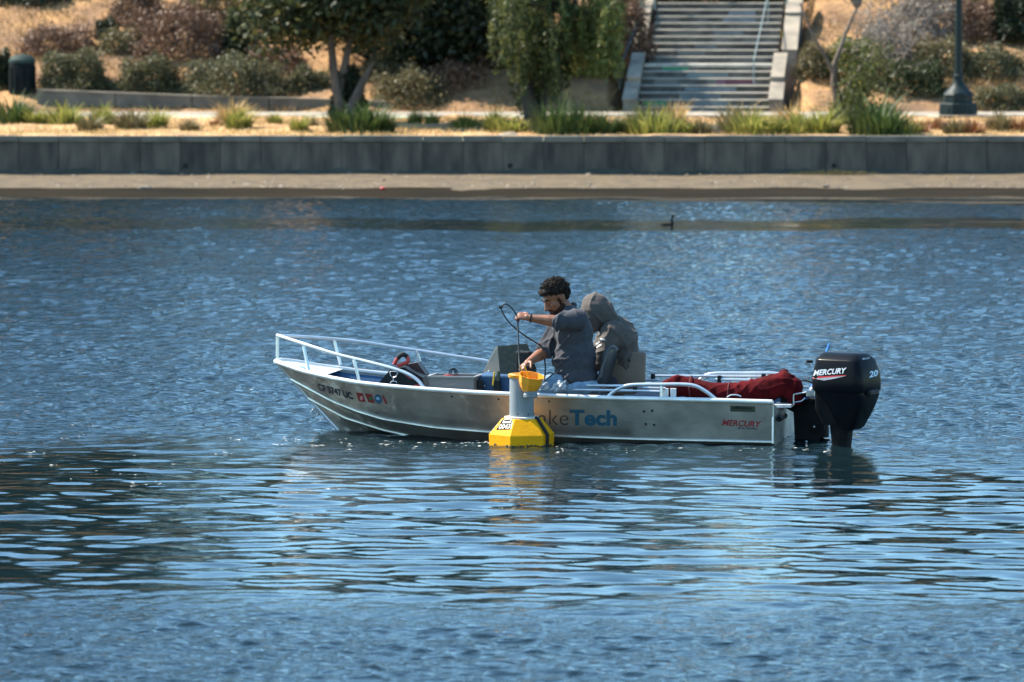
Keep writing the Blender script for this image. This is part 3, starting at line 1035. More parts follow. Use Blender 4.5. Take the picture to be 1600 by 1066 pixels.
TM = {}
for nm, m, n, h, sp, sd in (("g", grassg, 330, 0.34, 0.20, 1), ("g2", grassg, 420, 0.28, 0.32, 2), ("d", grassd, 420, 0.36, 0.30, 3),
                            ("y", grassy, 260, 0.34, 0.22, 4), ("r", rustg, 260, 0.24, 0.22, 5), ("m", scrub, 380, 0.26, 0.20, 6)):
    me = tuft_mesh("grass_tuft", n, h, sp, sd)
    me.materials.append(m)
    TM[nm] = me
TU = [(22, 192, "d", 1.5, "dark green tall tuft below the litter bin"), (55, 194, "g", 1.1, "green grass tuft just right of the dark tuft below the litter bin"),
      (100, 194, "g2", 1.3, "dark-stemmed green tuft below the round clipped shrub"), (140, 204, "m", 1.2, "grey-green low tuft near the seawall at left"),
      (162, 196, "g", 1.2, "pale green tuft beside the grey-green one at left"), (205, 203, "m", 1.5, "brownish tuft with green top left of the bright tuft"),
      (240, 199, "g", 1.3, "bright yellow-green tuft below the middle clipped shrub"), (296, 207, "m", 0.9, "small grey tuft standing alone on the golden bank"),
      (338, 196, "r", 0.6, "small rusty weed left of the plumed tuft"), (372, 202, "g", 1.25, "bright green tuft with tall straw plumes"), (363, 192, "y", 1.5, "tall straw grass plume behind the bright green tuft"),
      (430, 192, "g", 0.7, "low green tuft on the path edge left of the pale trunk"), (468, 206, "g", 0.9, "small bright tuft left of the pale trunk"), (485, 200, "m", 0.7, "small dull tuft beside the bright one left of the pale trunk"),
      (560, 208, "d", 1.7, "big dark green grass clump at the pale tree's foot"), (585, 206, "d", 1.4, "dark grass clump right of the biggest one at the pale tree"), (535, 207, "d", 1.1, "dark grass clump left of the biggest one at the pale tree"),
      (648, 193, "g", 0.7, "small green tuft left of a twin on the open bank"), (675, 195, "g", 0.7, "small green tuft right of its twin on the open bank"),
      (728, 200, "g2", 0.95, "green tuft midway between the two big trees"), (772, 206, "g", 1.0, "green tuft just left of the weeping tree"), (795, 207, "g2", 1.2, "wider green tuft at the weeping tree's left foot"),
      (868, 212, "d", 1.5, "dark tuft right of the weeping tree's trunk"), (905, 212, "d", 1.5, "dark tuft second right of the weeping tree"), (945, 212, "d", 1.3, "dark tuft third right of the weeping tree"), (972, 210, "m", 1.1, "dull tuft left of the bright clump by the stairs"),
      (1005, 205, "y", 1.5, "straw clump behind the bright clump by the stairs"), (1020, 213, "g2", 1.6, "bright green clump below the staircase's left side"), (1062, 211, "g2", 1.1, "green tuft below the middle of the stairs"), (1050, 196, "y", 1.3, "straw tuft in front of the lowest steps"), (1095, 212, "m", 1.0, "dull tuft below the middle of the stairs"),
      (1150, 205, "y", 1.5, "straw tuft below the right half of the stairs"), (1172, 211, "g2", 1.5, "green clump below the right half of the stairs"), (1205, 211, "g2", 1.2, "green clump below the right cheek wall"),
      (1250, 210, "g2", 1.7, "large fresh green clump right of the staircase"), (1285, 212, "g", 1.6, "fresh green clump left of the half-bare tree"), (1232, 200, "y", 1.2, "straw tuft right of the staircase foot"),
      (1370, 214, "d", 1.9, "dark green clump at the half-bare tree's right foot"), (1405, 213, "g2", 1.3, "green clump at the right end of the ivy"), (1435, 210, "r", 1.0, "rusty brown weed left of the lamp base"), (1462, 204, "r", 1.0, "rusty brown weed just below the lamp base"),
      (1492, 212, "m", 1.2, "dull tuft below the lamp base"), (1520, 212, "r", 1.1, "rusty tuft right below the lamp base"), (1560, 205, "m", 1.2, "olive tuft below the low grey-green shrub"), (1590, 205, "r", 1.2, "rusty weed at the right picture edge")]
for k, (a, b_, nm, s, lab) in enumerate(TU):
    Y = interp(b_, [185, 214], [97.6, 92.2])
    p = P(a, b_, Y)
    p.z = interp(Y, [91.3, 94.5, 98], [0.90, 1.0, 1.12])
    o = bpy.data.objects.new("grass_tuft", TM[nm])
    o.location = p
    o.rotation_euler = (0, 0, k * 1.7)
    o.scale = (s, s, s * random.uniform(0.95, 1.5))
    COL.objects.link(o)
    tag(o, lab, "grass tuft", "grass tufts on the bank")
# thin dry grass everywhere on bank and hill
rs = np.random.default_rng(41)


def dry_grass(n, y0, y1, zf, hmax, name, m, label):
    X = rs.uniform(-15, 15, n)
    Y = y0 + (y1 - y0) * rs.random(n)
    cx = 4.05 + (Y - 102.0) * math.tan(math.radians(6.3))
    ok = (np.abs(X - cx) > 1.9) | (Y < 101.4)
    X, Y = X[ok], Y[ok]
    n = len(X)
    Z = zf(Y)
    hh = hmax * rs.uniform(0.3, 1.0, n)
    a = rs.uniform(0, 6.28, n)
    w = 0.014
    base = np.stack([X, Y, Z - 0.01], 1)
    sd = np.stack([np.cos(a) * w, np.sin(a) * w, np.zeros(n)], 1)
    tip = base + np.stack([rs.normal(0, 0.4, n) * hh, rs.normal(0, 0.4, n) * hh, hh], 1)
    V = np.stack([base - sd, base + sd, tip], 1).reshape(-1, 3)
    me = np_mesh(name, V, np.arange(n * 3).reshape(n, 3), np.clip(rs.normal(0.5, 0.25, n), 0, 1))
    tag(link_mesh(name, me, m), label, None, None, "stuff")


dry_grass(26000, 91.5, 98.1, lambda Y: np.interp(Y, [91.3, 94.5, 98], [0.9, 1.0, 1.12]), 0.10, "dry_grass", grassy, "short straw coloured grass on the bank")
stm = (RS, )
dry_grass(34000, 101.5, 110.0, lambda Y: np.interp(Y, [101, 101.6, 104, 107, 112], [1.1, 1.16, 1.98, 3.0, 4.6]), 0.16, "dry_grass", leaf_mat("hill straw", [(0.14, 0.08, 0.035), (0.26, 0.16, 0.065), (0.42, 0.29, 0.12)], trans=0.2), "straw coloured grass on the hillside")

# odds and ends on the beach
stone_m = mat("dark stone", (0.08, 0.07, 0.06), 0.9, c2=(0.14, 0.12, 0.1), scale=12)
for (a, b_, Y, r, lab) in ((226, 291, 88.3, 0.10, "dark stone on the left of the beach"), (1290, 291, 88.8, 0.05, "small dark stone on the right of the beach"), (795, 213, 91.9, 0.16, "pale rock on top of the seawall by the weeping tree")):
    mb = MB()
    c = P(a, b_, Y)
    if Y < 90:
        c.z = interp(Y, [87.1, 88.2, 90.0], [-0.045, 0.02, 0.17]) + r * 0.25
    bm = bmesh.new()
    bmesh.ops.create_icosphere(bm, subdivisions=2, radius=r)
    rr = random.Random(int(a))
    for v in bm.verts:
        v.co = Vector((v.co.x * 1.4, v.co.y, v.co.z * 0.55)) * rr.uniform(0.85, 1.12)
    mb.from_bm(bm, Matrix.Translation(c))
    bm.free()
    tag(mb.build("stone", stone_m if r < 0.15 else conc_l, None, True, c), lab, "stone")
c = P(598, 294.5, 88.0)
tag(MB().ball(c, (0.055, 0.04, 0.03)).build("float_ball", mat("faded red plastic", (0.6, 0.06, 0.06), 0.5), None, True, c), "small red plastic float washed up on the beach", "float")
# pebbles and litter strewn on the sand
rs = np.random.default_rng(66)
V, Fq, T = [], [], []
for k in range(1500):
    X, Y = rs.uniform(-13, 13), rs.choice([88.6, 89.0, 90.6]) + rs.normal(0, 0.35)
    if not 88.3 < Y < 90.95:
        continue
    z = float(np.interp(Y, [88.2, 90.0, 91.35], [0.02, 0.17, 0.27]))
    r = rs.uniform(0.008, 0.03) * (2.0 if rs.random() < 0.05 else 1.0)
    b = len(V)
    V += [(X - r * 1.3, Y, z), (X, Y - r, z), (X + r * 1.2, Y + r * 0.2, z), (X, Y + r, z), (X + r * 0.1, Y, z + r * 0.8)]
    Fq += [(b, b + 1, b + 4), (b + 1, b + 2, b + 4), (b + 2, b + 3, b + 4), (b + 3, b, b + 4)]
    T += [rs.random()] * 4
pb = link_mesh("pebbles", np_mesh("pebbles", np.array(V), np.array(Fq), np.array(T)), leaf_mat("pebble tones", [(0.04, 0.035, 0.03), (0.11, 0.085, 0.06), (0.22, 0.19, 0.15)], trans=0.0))
tag(pb, "small pebbles and shell litter strewn on the sand", None, None, "stuff")
# green weeds at the foot of the wall
mb_c = P(1300, 272, 90.75)
mw = tuft_mesh("shore_weed", 500, 0.10, 0.9, 9)
mw.materials.append(scrub)
o = bpy.data.objects.new("shore_weed", mw)
o.location = (mb_c.x, 90.7, 0.25)
o.scale = (1, 0.2, 1)
COL.objects.link(o)
tag(o, "thin green weeds growing at the foot of the seawall", None, None, "stuff")

# ------------------------------------------------------------------ the boat
from mathutils.bvhtree import BVHTree

YAW = math.radians(11.3)
b_ax = Vector((-math.cos(YAW), math.sin(YAW), 0))        # towards the bow
n_ax = Vector((-math.sin(YAW), -math.cos(YAW), 0))       # towards the near (port) side
BO = Vector((2.144, 37.65, 0.0))                           # transom centre on the waterline


def bl(s, n, z):
    return BO + b_ax * s + n_ax * n + Vector((0, 0, z))


def B(x, y, n=0.0):
    """point seen at photo pixel (x, y) on the lengthwise plane n metres to port of the keel"""
    d = ray(x, y)
    t = ((BO + n_ax * n) - CAM).dot(n_ax) / d.dot(n_ax)
    return CAM + d * t


def s_of(p):
    return (Vector(p) - BO).dot(b_ax)


alu = mat("scuffed aluminium", (0.42, 0.405, 0.375), 0.47, 0.85, c2=(0.21, 0.203, 0.19), scale=3.2, bump=0.010, bscale=5, detail=8, rvar=0.13, stretch=(0.6, 1, 1.6))
alu_t = mat("aluminium tube", (0.72, 0.72, 0.71), 0.34, 0.75, c2=(0.60, 0.60, 0.59), scale=9)
alu_g = mat("bright gunwale", (0.80, 0.78, 0.74), 0.38, 0.55, c2=(0.66, 0.64, 0.60), scale=9)
blue_p = mat("blue interior paint", (0.018, 0.075, 0.17), 0.55, c2=(0.012, 0.05, 0.115), scale=6, bump=0.002)
black_pl = mat("black plastic", (0.009, 0.0095, 0.010), 0.5, c2=(0.016, 0.016, 0.017), scale=14, spec=0.2)
white_v = mat("white vinyl", (0.72, 0.72, 0.70), 0.5)
red_v = mat("red vinyl", (0.27, 0.016, 0.02), 0.55, c2=(0.18, 0.018, 0.02), scale=20)
navy_v = mat("dark navy vinyl", (0.008, 0.018, 0.04), 0.45)

boat = thing("motor_boat", bl(2.0, 0, 0), "open aluminium motor boat with tubular rails and blue interior", "boat")
PICK = {0: ([430, 470, 520, 560, 605, 665, 740, 800, 850, 960, 1120, 1205, 1230], [565, 580, 592, 599, 604, 609, 614, 617, 619, 623, 626.5, 629, 629.6]),
        2: ([482, 540, 600, 650, 700, 850, 1230], [622, 653, 672, 683, 690, 700, 706]),
        1: ([455, 490, 520, 560, 600, 680, 780, 860, 1000, 1205, 1230], [592, 611, 627, 643, 655, 668, 676, 681, 686, 690.5, 691])}
END = [B(431, 565, 0), B(455, 592, 0), B(482, 622, 0), B(537, 682, 0)]
S_END = [s_of(p) for p in END]
W0 = [0.69, 0.62, 0.50, 0.0]
PQ = [(3.6, 0.60), (2.7, 0.72), (2.4, 0.85), (1, 1)]


def hull_row(k, u):
    s = u * S_END[k]
    p_, q = PQ[k]
    w = W0[k] * max(0.0, 1 - u ** p_) ** q if k < 3 else 0.0
    w *= 1 - 0.03 * (1 - u) ** 2
    if k < 3:
        x_, _ = proj(bl(s, w, 0.3))
        y_ = interp(x_, *PICK[k])
        # height whose near-side point projects to y_
        q0, q1 = bl(s, w, 0.0), bl(s, w, 1.0)
        a, b2 = proj(q0)[1], proj(q1)[1]
        z = (y_ - a) / (b2 - a)
    else:
        z = -0.16 + (END[3].z + 0.16) * float(smooth(0.6, 1.0, np.array(u))) ** 1.4
    return s, w, float(z)


US = [1 - (1 - t) ** 1.35 for t in np.linspace(0, 1, 49)]
ROWS = [[hull_row(k, u) for u in US] for k in range(4)]


def row_pt(k, i, side=1, inset=0.0):
    s, w, z = ROWS[k][i]
    return bl(s, side * max(0.0, w - inset), z)


def row_at(k, u, side=1, inset=0.0, dz=0.0):
    s, w, z = hull_row(k, u)
    return bl(s, side * max(0.0, w - inset), z + dz)


mb = MB()
NU = len(US)
for side in (1, -1):
    vs, fs = [], []
    rows = []
    for k in range(3):
        for t in (0.0, 0.34, 0.67):
            rows.append((k, t))
    rows.append((3, 0.0))
    for (k, t) in rows:
        for i in range(NU):
            p = row_pt(k, i, side)
            if t:
                p = p.lerp(row_pt(k + 1, i, side), t)
            vs.append(p)
    for r in range(len(rows) - 1):
        for i in range(NU - 1):
            q = (r * NU + i, r * NU + i + 1, (r + 1) * NU + i + 1, (r + 1) * NU + i)
            fs.append(q if side == 1 else q[::-1])
    mb.add(vs, fs)
hull_m, nt, b = nodes_of("worn hull plate with painted caustics")
N, L = nt.nodes, nt.links
tc = N.new("ShaderNodeTexCoord")


def hnoise(scale, detail, dist=0.0):
    n_ = N.new("ShaderNodeTexNoise")
    n_.inputs["Scale"].default_value, n_.inputs["Detail"].default_value, n_.inputs["Distortion"].default_value = scale, detail, dist
    L.new(tc.outputs["Object"], n_.inputs["Vector"])
    return n_


def hramp(src, lo, hi, c0=(0, 0, 0, 1), c1=(1, 1, 1, 1)):
    r_ = N.new("ShaderNodeValToRGB")
    r_.color_ramp.elements[0].position, r_.color_ramp.elements[1].position = lo, hi
    r_.color_ramp.elements[0].color, r_.color_ramp.elements[1].color = c0, c1
    L.new(src, r_.inputs[0])
    return r_


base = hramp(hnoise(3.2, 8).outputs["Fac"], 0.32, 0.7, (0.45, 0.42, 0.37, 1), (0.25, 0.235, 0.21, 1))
caustic = N.new("ShaderNodeMath")
caustic.operation = 'MULTIPLY'
L.new(hramp(hnoise(11, 7, 0.4).outputs["Fac"], 0.50, 0.72).outputs[0], caustic.inputs[0])
L.new(hramp(hnoise(1.6, 2).outputs["Fac"], 0.42, 0.56).outputs[0], caustic.inputs[1])
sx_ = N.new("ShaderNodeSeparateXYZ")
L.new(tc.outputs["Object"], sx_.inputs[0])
fr_ = N.new("ShaderNodeMapRange")                     # water caustics painted as pale blotches on the forward half
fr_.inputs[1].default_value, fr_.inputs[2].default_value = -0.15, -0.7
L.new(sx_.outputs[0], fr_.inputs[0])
caustic_raw = caustic
caustic = N.new("ShaderNodeMath")
caustic.operation = 'MULTIPLY'
L.new(caustic_raw.outputs[0], caustic.inputs[0])
L.new(fr_.outputs[0], caustic.inputs[1])
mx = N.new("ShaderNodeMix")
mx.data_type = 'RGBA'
L.new(caustic.outputs[0], mx.inputs[0])
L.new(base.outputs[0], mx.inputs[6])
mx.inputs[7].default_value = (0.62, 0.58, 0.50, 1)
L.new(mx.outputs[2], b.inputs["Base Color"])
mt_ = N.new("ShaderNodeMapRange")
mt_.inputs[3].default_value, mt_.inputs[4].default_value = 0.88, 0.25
L.new(caustic.outputs[0], mt_.inputs[0])
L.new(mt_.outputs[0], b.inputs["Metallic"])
rg_ = N.new("ShaderNodeMapRange")
rg_.inputs[3].default_value, rg_.inputs[4].default_value = 0.42, 0.68
L.new(hnoise(5, 6).outputs["Fac"], rg_.inputs[0])
L.new(rg_.outputs[0], b.inputs["Roughness"])
bp = N.new("ShaderNodeBump")
bp.inputs["Distance"].default_value = 0.012
L.new(hnoise(4.5, 5).outputs["Fac"], bp.inputs["Height"])
L.new(bp.outputs[0], b.inputs["Normal"])
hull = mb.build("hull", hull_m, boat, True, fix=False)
deps = bpy.context.evaluated_depsgraph_get()


def bvh_of(o):
    me = o.data
    base = world_at(o)
    return BVHTree.FromPolygons([v.co + base for v in me.vertices], [tuple(p.vertices) for p in me.polygons])


HB = bvh_of(hull)


def on_surface(bvh, x, y, off=0.002):
    d = ray(x, y).normalized()
    h = bvh.ray_cast(CAM, d)
    if h[0] is None:
        return None
    nn = h[1] if h[1].dot(d) < 0 else -h[1]
    return h[0] + nn * off


def decal_text(name, s, x0, x1, ya, yb, cap, bvh, m, parent, bold=0.0, shear=0.0, off=0.002, lean=0.0, label=None):
    vs, fs = text_shape(s, bold, shear)
    xs = [v[0] for v in vs]
    lo, hi = min(xs), max(xs)
    out = []
    for (tx, ty) in vs:
        t = (tx - lo) / (hi - lo)
        p = on_surface(bvh, x0 + t * (x1 - x0) + lean * ty / 0.72 * cap, ya + (yb - ya) * t - ty / 0.72 * cap, off)
        out.append(p)
    keep = [f for f in fs if all(out[i] is not None for i in f)]
    good = [p for p in out if p is not None]
    out = [p if p is not None else good[0] for p in out]
    o = MB().add(out, keep).build(name, m, parent, fix=False)
    if label:
        o["label"] = label
    return o


def decal_poly(name, pts, bvh, m, parent, off=0.0015, label=None, n=6):
    """flat sticker: quad of photo pixels laid on the surface"""
    vs, fs = [], []
    a, b2, c, d = [Vector((p[0], p[1], 0)) for p in pts]
    for j in range(n + 1):
        for i in range(n + 1):
            q = a.lerp(b2, i / n).lerp(d.lerp(c, i / n), j / n)
            h_ = on_surface(bvh, q.x, q.y, off)
            vs.append(h_ if h_ is not None else Vector((0, 0, -5)))
    for j in range(n):
        for i in range(n):
            k = j * (n + 1) + i
            fs.append((k, k + 1, k + n + 2, k + n + 1))
    fs = [f for f in fs if all(vs[i].z > -4 for i in f)]
    good = next((v for v in vs if v.z > -4), None)
    if good is None:
        return None
    vs = [v if v.z > -4 else good for v in vs]
    o = MB().add(vs, fs).build(name, m, parent, fix=False)
    if label:
        o["label"] = label
    return o


def decal_disc(name, x, y, rx, ry, bvh, m, parent, off=0.0016, seg=14, rot=0.0):
    vs = [on_surface(bvh, x, y, off) or Vector((0, 0, -5))]
    for k in range(seg):
        a = 2 * math.pi * k / seg
        ex, ey = rx * math.cos(a), ry * math.sin(a)
        vs.append(on_surface(bvh, x + ex * math.cos(rot) - ey * math.sin(rot), y + ex * math.sin(rot) + ey * math.cos(rot), off) or vs[0])
    return MB().add(vs, [(0, 1 + k, 1 + (k + 1) % seg) for k in range(seg)]).build(name, m, parent, fix=False)


# transom with the motor cut-out
tr = [row_pt(0, 0, 1), bl(0, 0.50, ROWS[0][0][2] - 0.035), bl(0, 0.34, 0.255), bl(0, -0.34, 0.255), bl(0, -0.50, ROWS[0][0][2] - 0.035), row_pt(0, 0, -1),
      row_pt(1, 0, -1), row_pt(2, 0, -1), bl(0, 0, ROWS[3][0][2]), row_pt(2, 0, 1), row_pt(1, 0, 1)]
trm = MB().prism([p - b_ax * 0.001 for p in tr], b_ax * 0.045).build("transom", alu, boat)
TB = bvh_of(trm)
MB().tube([bl(-0.03, 0.50, 0.20), bl(-0.035, 0.46, 0.205), bl(-0.035, 0.22, 0.205), bl(-0.03, 0.18, 0.20)], 0.022, 8).build("grab_handle", black_pl, trm)
MB().box(bl(-0.02, 0.16, 0.285), (0.14, 0.26, 0.022), Matrix.Rotation(-YAW, 3, 'Z')).build("motor_pad", white_v, trm)
# liner, floor, decks
mb = MB()
for side in (1, -1):
    vs, fs = [], []
    for lev in (0, 1, 2):
        for i in range(NU - 2):
            p0, p1 = row_pt(0, i, side, 0.024), row_pt(1, i, side, 0.03)
            q = (p0 + Vector((0, 0, -0.02))) if lev == 0 else (p0.lerp(p1, 0.55) + Vector((0, 0, -0.005)) if lev == 1 else p1 + Vector((0, 0, 0.015)))
            if lev:
                q = q - b_ax * (0.03 * US[i]) - n_ax * (0.012 * side)
            if i == 0:
                q = q + b_ax * 0.05
            vs.append(q)
    m_ = NU - 2
    for j in range(2):
        for i in range(m_ - 1):
            q = (j * m_ + i, j * m_ + i + 1, (j + 1) * m_ + i + 1, (j + 1) * m_ + i)
            fs.append(q if side == -1 else q[::-1])
    mb.add(vs, fs)
mb.build("liner", blue_p, boat, True, fix=False)
fl = [row_pt(1, i, 1, 0.06) for i in range(0, NU - 4)]
fl2 = [row_pt(1, i, -1, 0.06) for i in range(0, NU - 4)]
for p in fl + fl2:
    p.z = max(0.05, p.z + 0.02)
MB().add(fl + fl2, [(i, i + 1, len(fl) + i + 1, len(fl) + i) for i in range(len(fl) - 1)]).build("floor", mat("grey floor", (0.10, 0.12, 0.14), 0.7, scale=5), boat)


def deck(u0, u1, z, name, m, inset=0.05):
    us = np.linspace(u0, u1, 12)
    a = [row_at(0, u, 1, inset) for u in us]
    c = [row_at(0, u, -1, inset) for u in us]
    for p in a + c:
        p.z = z
    n = len(a)
    lowv = [p - Vector((0, 0, 0.02)) for p in a + c]
    mb = MB().add(a + c + lowv, [(i, i + 1, n + i + 1, n + i) for i in range(n - 1)] + [(2 * n + i, 3 * n + i, 3 * n + i + 1, 2 * n + i + 1) for i in range(n - 1)]
                  + [(0, n, 3 * n, 2 * n), (n - 1, 2 * n + n - 1, 3 * n + n - 1, 2 * n - 1)])
    return mb.build(name, m, boat)


deck(0.58, 0.78, 0.20, "front_deck", blue_p, 0.13)
us = np.linspace(0.885, 0.999, 8)
a = [row_at(0, u, 1, 0.0, 0.004) for u in us]
c = [row_at(0, u, -1, 0.0, 0.004) for u in us]
MB().add(a + c, [(i, i + 1, 8 + i + 1, 8 + i) for i in range(7)]).build("bow_plate", alu_g, boat)
# gunwales
for side in (1, -1):
    pts = [row_pt(0, i, side) + Vector((0, 0, 0.004)) for i in range(NU)]
    MB().tube(pts, [0.019] * (NU - 3) + [0.020, 0.022, 0.020], 10).build("gunwale", alu_g, boat, True)
# pressed strakes along the side
for side in (1, -1):
    for k, r, lim in ((1, 0.0115, NU), (2, 0.011, NU)):
        pts = [row_pt(k, i, side) + n_ax * (0.004 * side) for i in range(lim)]
        MB().tube(pts, r, 7).build("strake", mat("strake aluminium", (0.66, 0.66, 0.65), 0.36, 0.8), boat, True)
stem = [row_pt(0, NU - 1), END[1], END[2], END[3], bl(S_END[3] - 0.15, 0, -0.02)]
MB().tube(stem, 0.014, 8).build("stem_bar", alu_t, boat, True)
# bow eye
be = B(492, 645, 0)
ring = [be + (b_ax * math.cos(a) + Vector((0, 0, 1)) * math.sin(a)) * 0.028 for a in np.linspace(0, 2 * math.pi, 17)]
MB().tube(ring, 0.006, 7, cap=False).build("bow_eye", mat("steel", (0.35, 0.36, 0.37), 0.35, 0.9), boat, True)


def arc_path(pts, n=6):
    """smooth (Catmull-Rom) path through pts"""
    pts = [Vector(p) for p in pts]
    out = []
    for i in range(len(pts) - 1):
        p0, p1, p2, p3 = pts[max(i - 1, 0)], pts[i], pts[i + 1], pts[min(i + 2, len(pts) - 1)]
        for k in range(n):
            t = k / n
            out.append(0.5 * ((2 * p1) + (-p0 + p2) * t + (2 * p0 - 5 * p1 + 4 * p2 - p3) * t * t + (-p0 + 3 * p1 - 3 * p2 + p3) * t ** 3))
    out.append(pts[-1])
    return out


def gun_n(x, side):
    """half-beam of the gunwale where it is seen at pixel x"""
    best = min(range(NU), key=lambda i: abs(proj(row_pt(0, i, side))[0] - x))
    return side * ROWS[0][best][1]


def GB(x, y, side, inset=0.012):
    n = gun_n(x, side)
    return B(x, y, n - side * inset if abs(n) > inset else 0.0)


# bow rail, port and starboard, with its posts
br_near = [B(433, 524, 0), GB(470, 536, 1), GB(520, 552, 1), GB(560, 562, 1), GB(600, 572, 1), GB(632, 582, 1), GB(652, 594, 1), GB(664, 608, 1)]
br_far = [B(433, 524, 0), GB(500, 528, -1), GB(560, 534, -1), GB(640, 546, -1), GB(700, 555, -1), GB(768, 566, -1), GB(790, 578, -1), GB(797, 590, -1)]
rail = MB().tube(arc_path(br_near), 0.0135, 9).build("bow_rail", alu_t, boat, True)
rail2 = MB().tube(arc_path(br_far), 0.0135, 9).build("bow_rail", alu_t, boat, True)
for par, a, c in ((rail, B(433.5, 524, 0), B(433.5, 563, 0)), (rail, GB(474, 541, 1), GB(483, 581, 1)), (rail, GB(553, 562, 1), GB(562, 598, 1)),
                  (rail2, GB(522, 531, -1), GB(532, 570, -1)), (rail2, GB(651, 549, -1), GB(661, 582, -1))):
    MB().tube([a, c], 0.0125, 8).build("rail_post", alu_t, par, True)
# stern grab rails
n1 = MB().tube(arc_path([GB(948, 622, 1), GB(962, 610, 1), GB(985, 602, 1), GB(1030, 601, 1), GB(1078, 601.5, 1), GB(1100, 610, 1), GB(1120, 625, 1)]), 0.0145, 9).build("stern_rail", alu_t, boat, True)
MB().tube([GB(1033, 602, 1), GB(1033, 623, 1)], 0.012, 8).build("rail_post", alu_t, n1, True)
n2 = MB().tube(arc_path([GB(1088, 600, -1), GB(1098, 590, -1), GB(1115, 584, -1), GB(1160, 583.5, -1), GB(1215, 584, -1), GB(1236, 592, -1), GB(1246, 606, -1)]), 0.0145, 9).build("stern_rail", alu_t, boat, True)
MB().tube([GB(1170, 584, -1), GB(1170, 606, -1)], 0.012, 8).build("rail_post", alu_t, n2, True)
for x_ in (950, 1119):
    MB().ball(GB(x_, 622.5 if x_ < 1000 else 626, 1), (0.04, 0.03, 0.012)).build("rail_foot", alu_t, n1, True)

# folded sunshade: tubes, clamps and its red cover
sh = MB().tube([B(888, 602, 0.42), B(1005, 603.5, 0.42)], 0.011, 8).build("shade_frame", alu_t, boat, True)
for pts in ([B(840, 608.5, 0.46), B(960, 610, 0.46), B(1036, 612, 0.46)], [B(990, 606, 0.38), B(1040, 607, 0.38)], [B(1003, 594, -0.45), B(1030, 594, -0.45)],
            [B(1020, 587.5, -0.5), B(1216, 588, -0.5)], [B(1118, 593, -0.46), B(1200, 594, -0.46)], [B(1010, 600, -0.3), B(1045, 602, -0.3)]):
    MB().tube(pts, 0.0105, 8).build("frame_tube", alu_t, sh, True)
for x_, y_, n_ in ((889, 605, 0.44), (992, 607, 0.44), (1020, 590, -0.47), (1124, 593, -0.47), (1193, 590, -0.47)):
    MB().box(B(x_, y_, n_), (0.035, 0.045, 0.065), bev=0.008).build("clamp", black_pl, sh)
mb = MB()
cp = [(1048, 608, .090), (1058, 602, .086), (1074, 605, .080), (1094, 611, .084), (1120, 615, .090), (1150, 616, .094), (1180, 612, .100), (1205, 606, .105), (1226, 600, .100), (1238, 606, .088), (1242, 622, .07)]
pts = [B(x_, y_, 0.12) for x_, y_, _ in cp]
mb.limb(pts, [r for *_, r in cp], 14)
mb.limb([B(1222, 594, 0.10), B(1221, 584, 0.10), B(1228, 581, 0.06)], [0.04, 0.028, 0.026])
mb.limb([B(1195, 600, 0.0), B(1215, 592, -0.05), B(1225, 586, 0.02)], [0.05, 0.045, 0.03])
me = remeshed(mb, 0.011, 2)
A1 = np.array(b_ax)


def folds(co):
    s = co @ A1
    z = co[:, 2]
    y = co[:, 1]
    w1 = 1.6 * np.sin(s * 9 + z * 14) + 0.9 * np.sin(s * 21 - y * 17)
    r1 = 1 - np.abs(np.sin(s * 21 + z * 30 + w1))
    r2 = 1 - np.abs(np.sin(s * 13 - z * 42 + 1.4 * w1))
    return 0.007 * r1 ** 2.2 + 0.007 * r2 ** 2.5 - 0.003 + 0.001 * np.sin(s * 83 - z * 40 + y * 50)


displace(me, folds)
red_c = mat("red canvas", (0.075, 0.0035, 0.006), 0.95, c2=(0.045, 0.003, 0.004), scale=7, bump=0.003, bscale=120, spec=0.1)
cover = link_mesh("shade_cover", me, red_c, boat, True)
cover["label"] = "bunched dark red canvas cover"
for x_, y_ in ((1080, 606), (1140, 616)):
    cpt = B(x_, y_, 0.12)
    ringp = [cpt + (n_ax * math.cos(a) + Vector((0, 0, 1)) * math.sin(a)) * 0.094 for a in np.linspace(0, 2 * math.pi, 15)]
    MB().tube(ringp, 0.006, 5, cap=False).build("strap", mat("dark red strap", (0.10, 0.012, 0.016), 0.8), cover, True)
MB().tube(arc_path([B(1136, 621, 0.5), B(1142, 617.5, 0.5), B(1152, 617.5, 0.5), B(1158, 620, 0.5)]), 0.006, 6).build("cleat", alu_t, boat, True)
for x_ in (1040, 1052):
    MB().box(B(x_, 615, 0.35), (0.045, 0.03, 0.08)).build("cleat_block", white_v, boat)

# console with wrap-around screen
cons = MB().box(B(788, 606, 0.0), (0.34, 0.55, 0.24), Matrix.Rotation(-YAW, 3, 'Z'), bev=0.015).build("console", blue_p, boat)
scr_m, nt, b = nodes_of("dusty screen")
b.inputs["Base Color"].default_value = (0.075, 0.095, 0.085, 1)
b.inputs["Roughness"].default_value = 0.35
b.inputs["Alpha"].default_value = 0.86
nz = nt.nodes.new("ShaderNodeTexNoise")
nz.inputs["Scale"].default_value = 26
rp = nt.nodes.new("ShaderNodeValToRGB")
rp.color_ramp.elements[0].position, rp.color_ramp.elements[1].position = 0.45, 0.75
rp.color_ramp.elements[0].color = (0.028, 0.037, 0.034, 1)
rp.color_ramp.elements[1].color = (0.08, 0.075, 0.055, 1)
tc = nt.nodes.new("ShaderNodeTexCoord")
nt.links.new(tc.outputs["Object"], nz.inputs[0])
nt.links.new(nz.outputs[0], rp.inputs[0])
nt.links.new(rp.outputs[0], b.inputs["Base Color"])
dark_scr = mat("dark screen side", (0.022, 0.032, 0.034), 0.35)
MB().prism([B(779, 541, 0.12), B(824, 537, 0.12), B(838, 576, 0.12), B(838, 588, 0.12), B(783, 588, 0.12)], n_ax * -0.008).build("screen_pane", scr_m, cons)
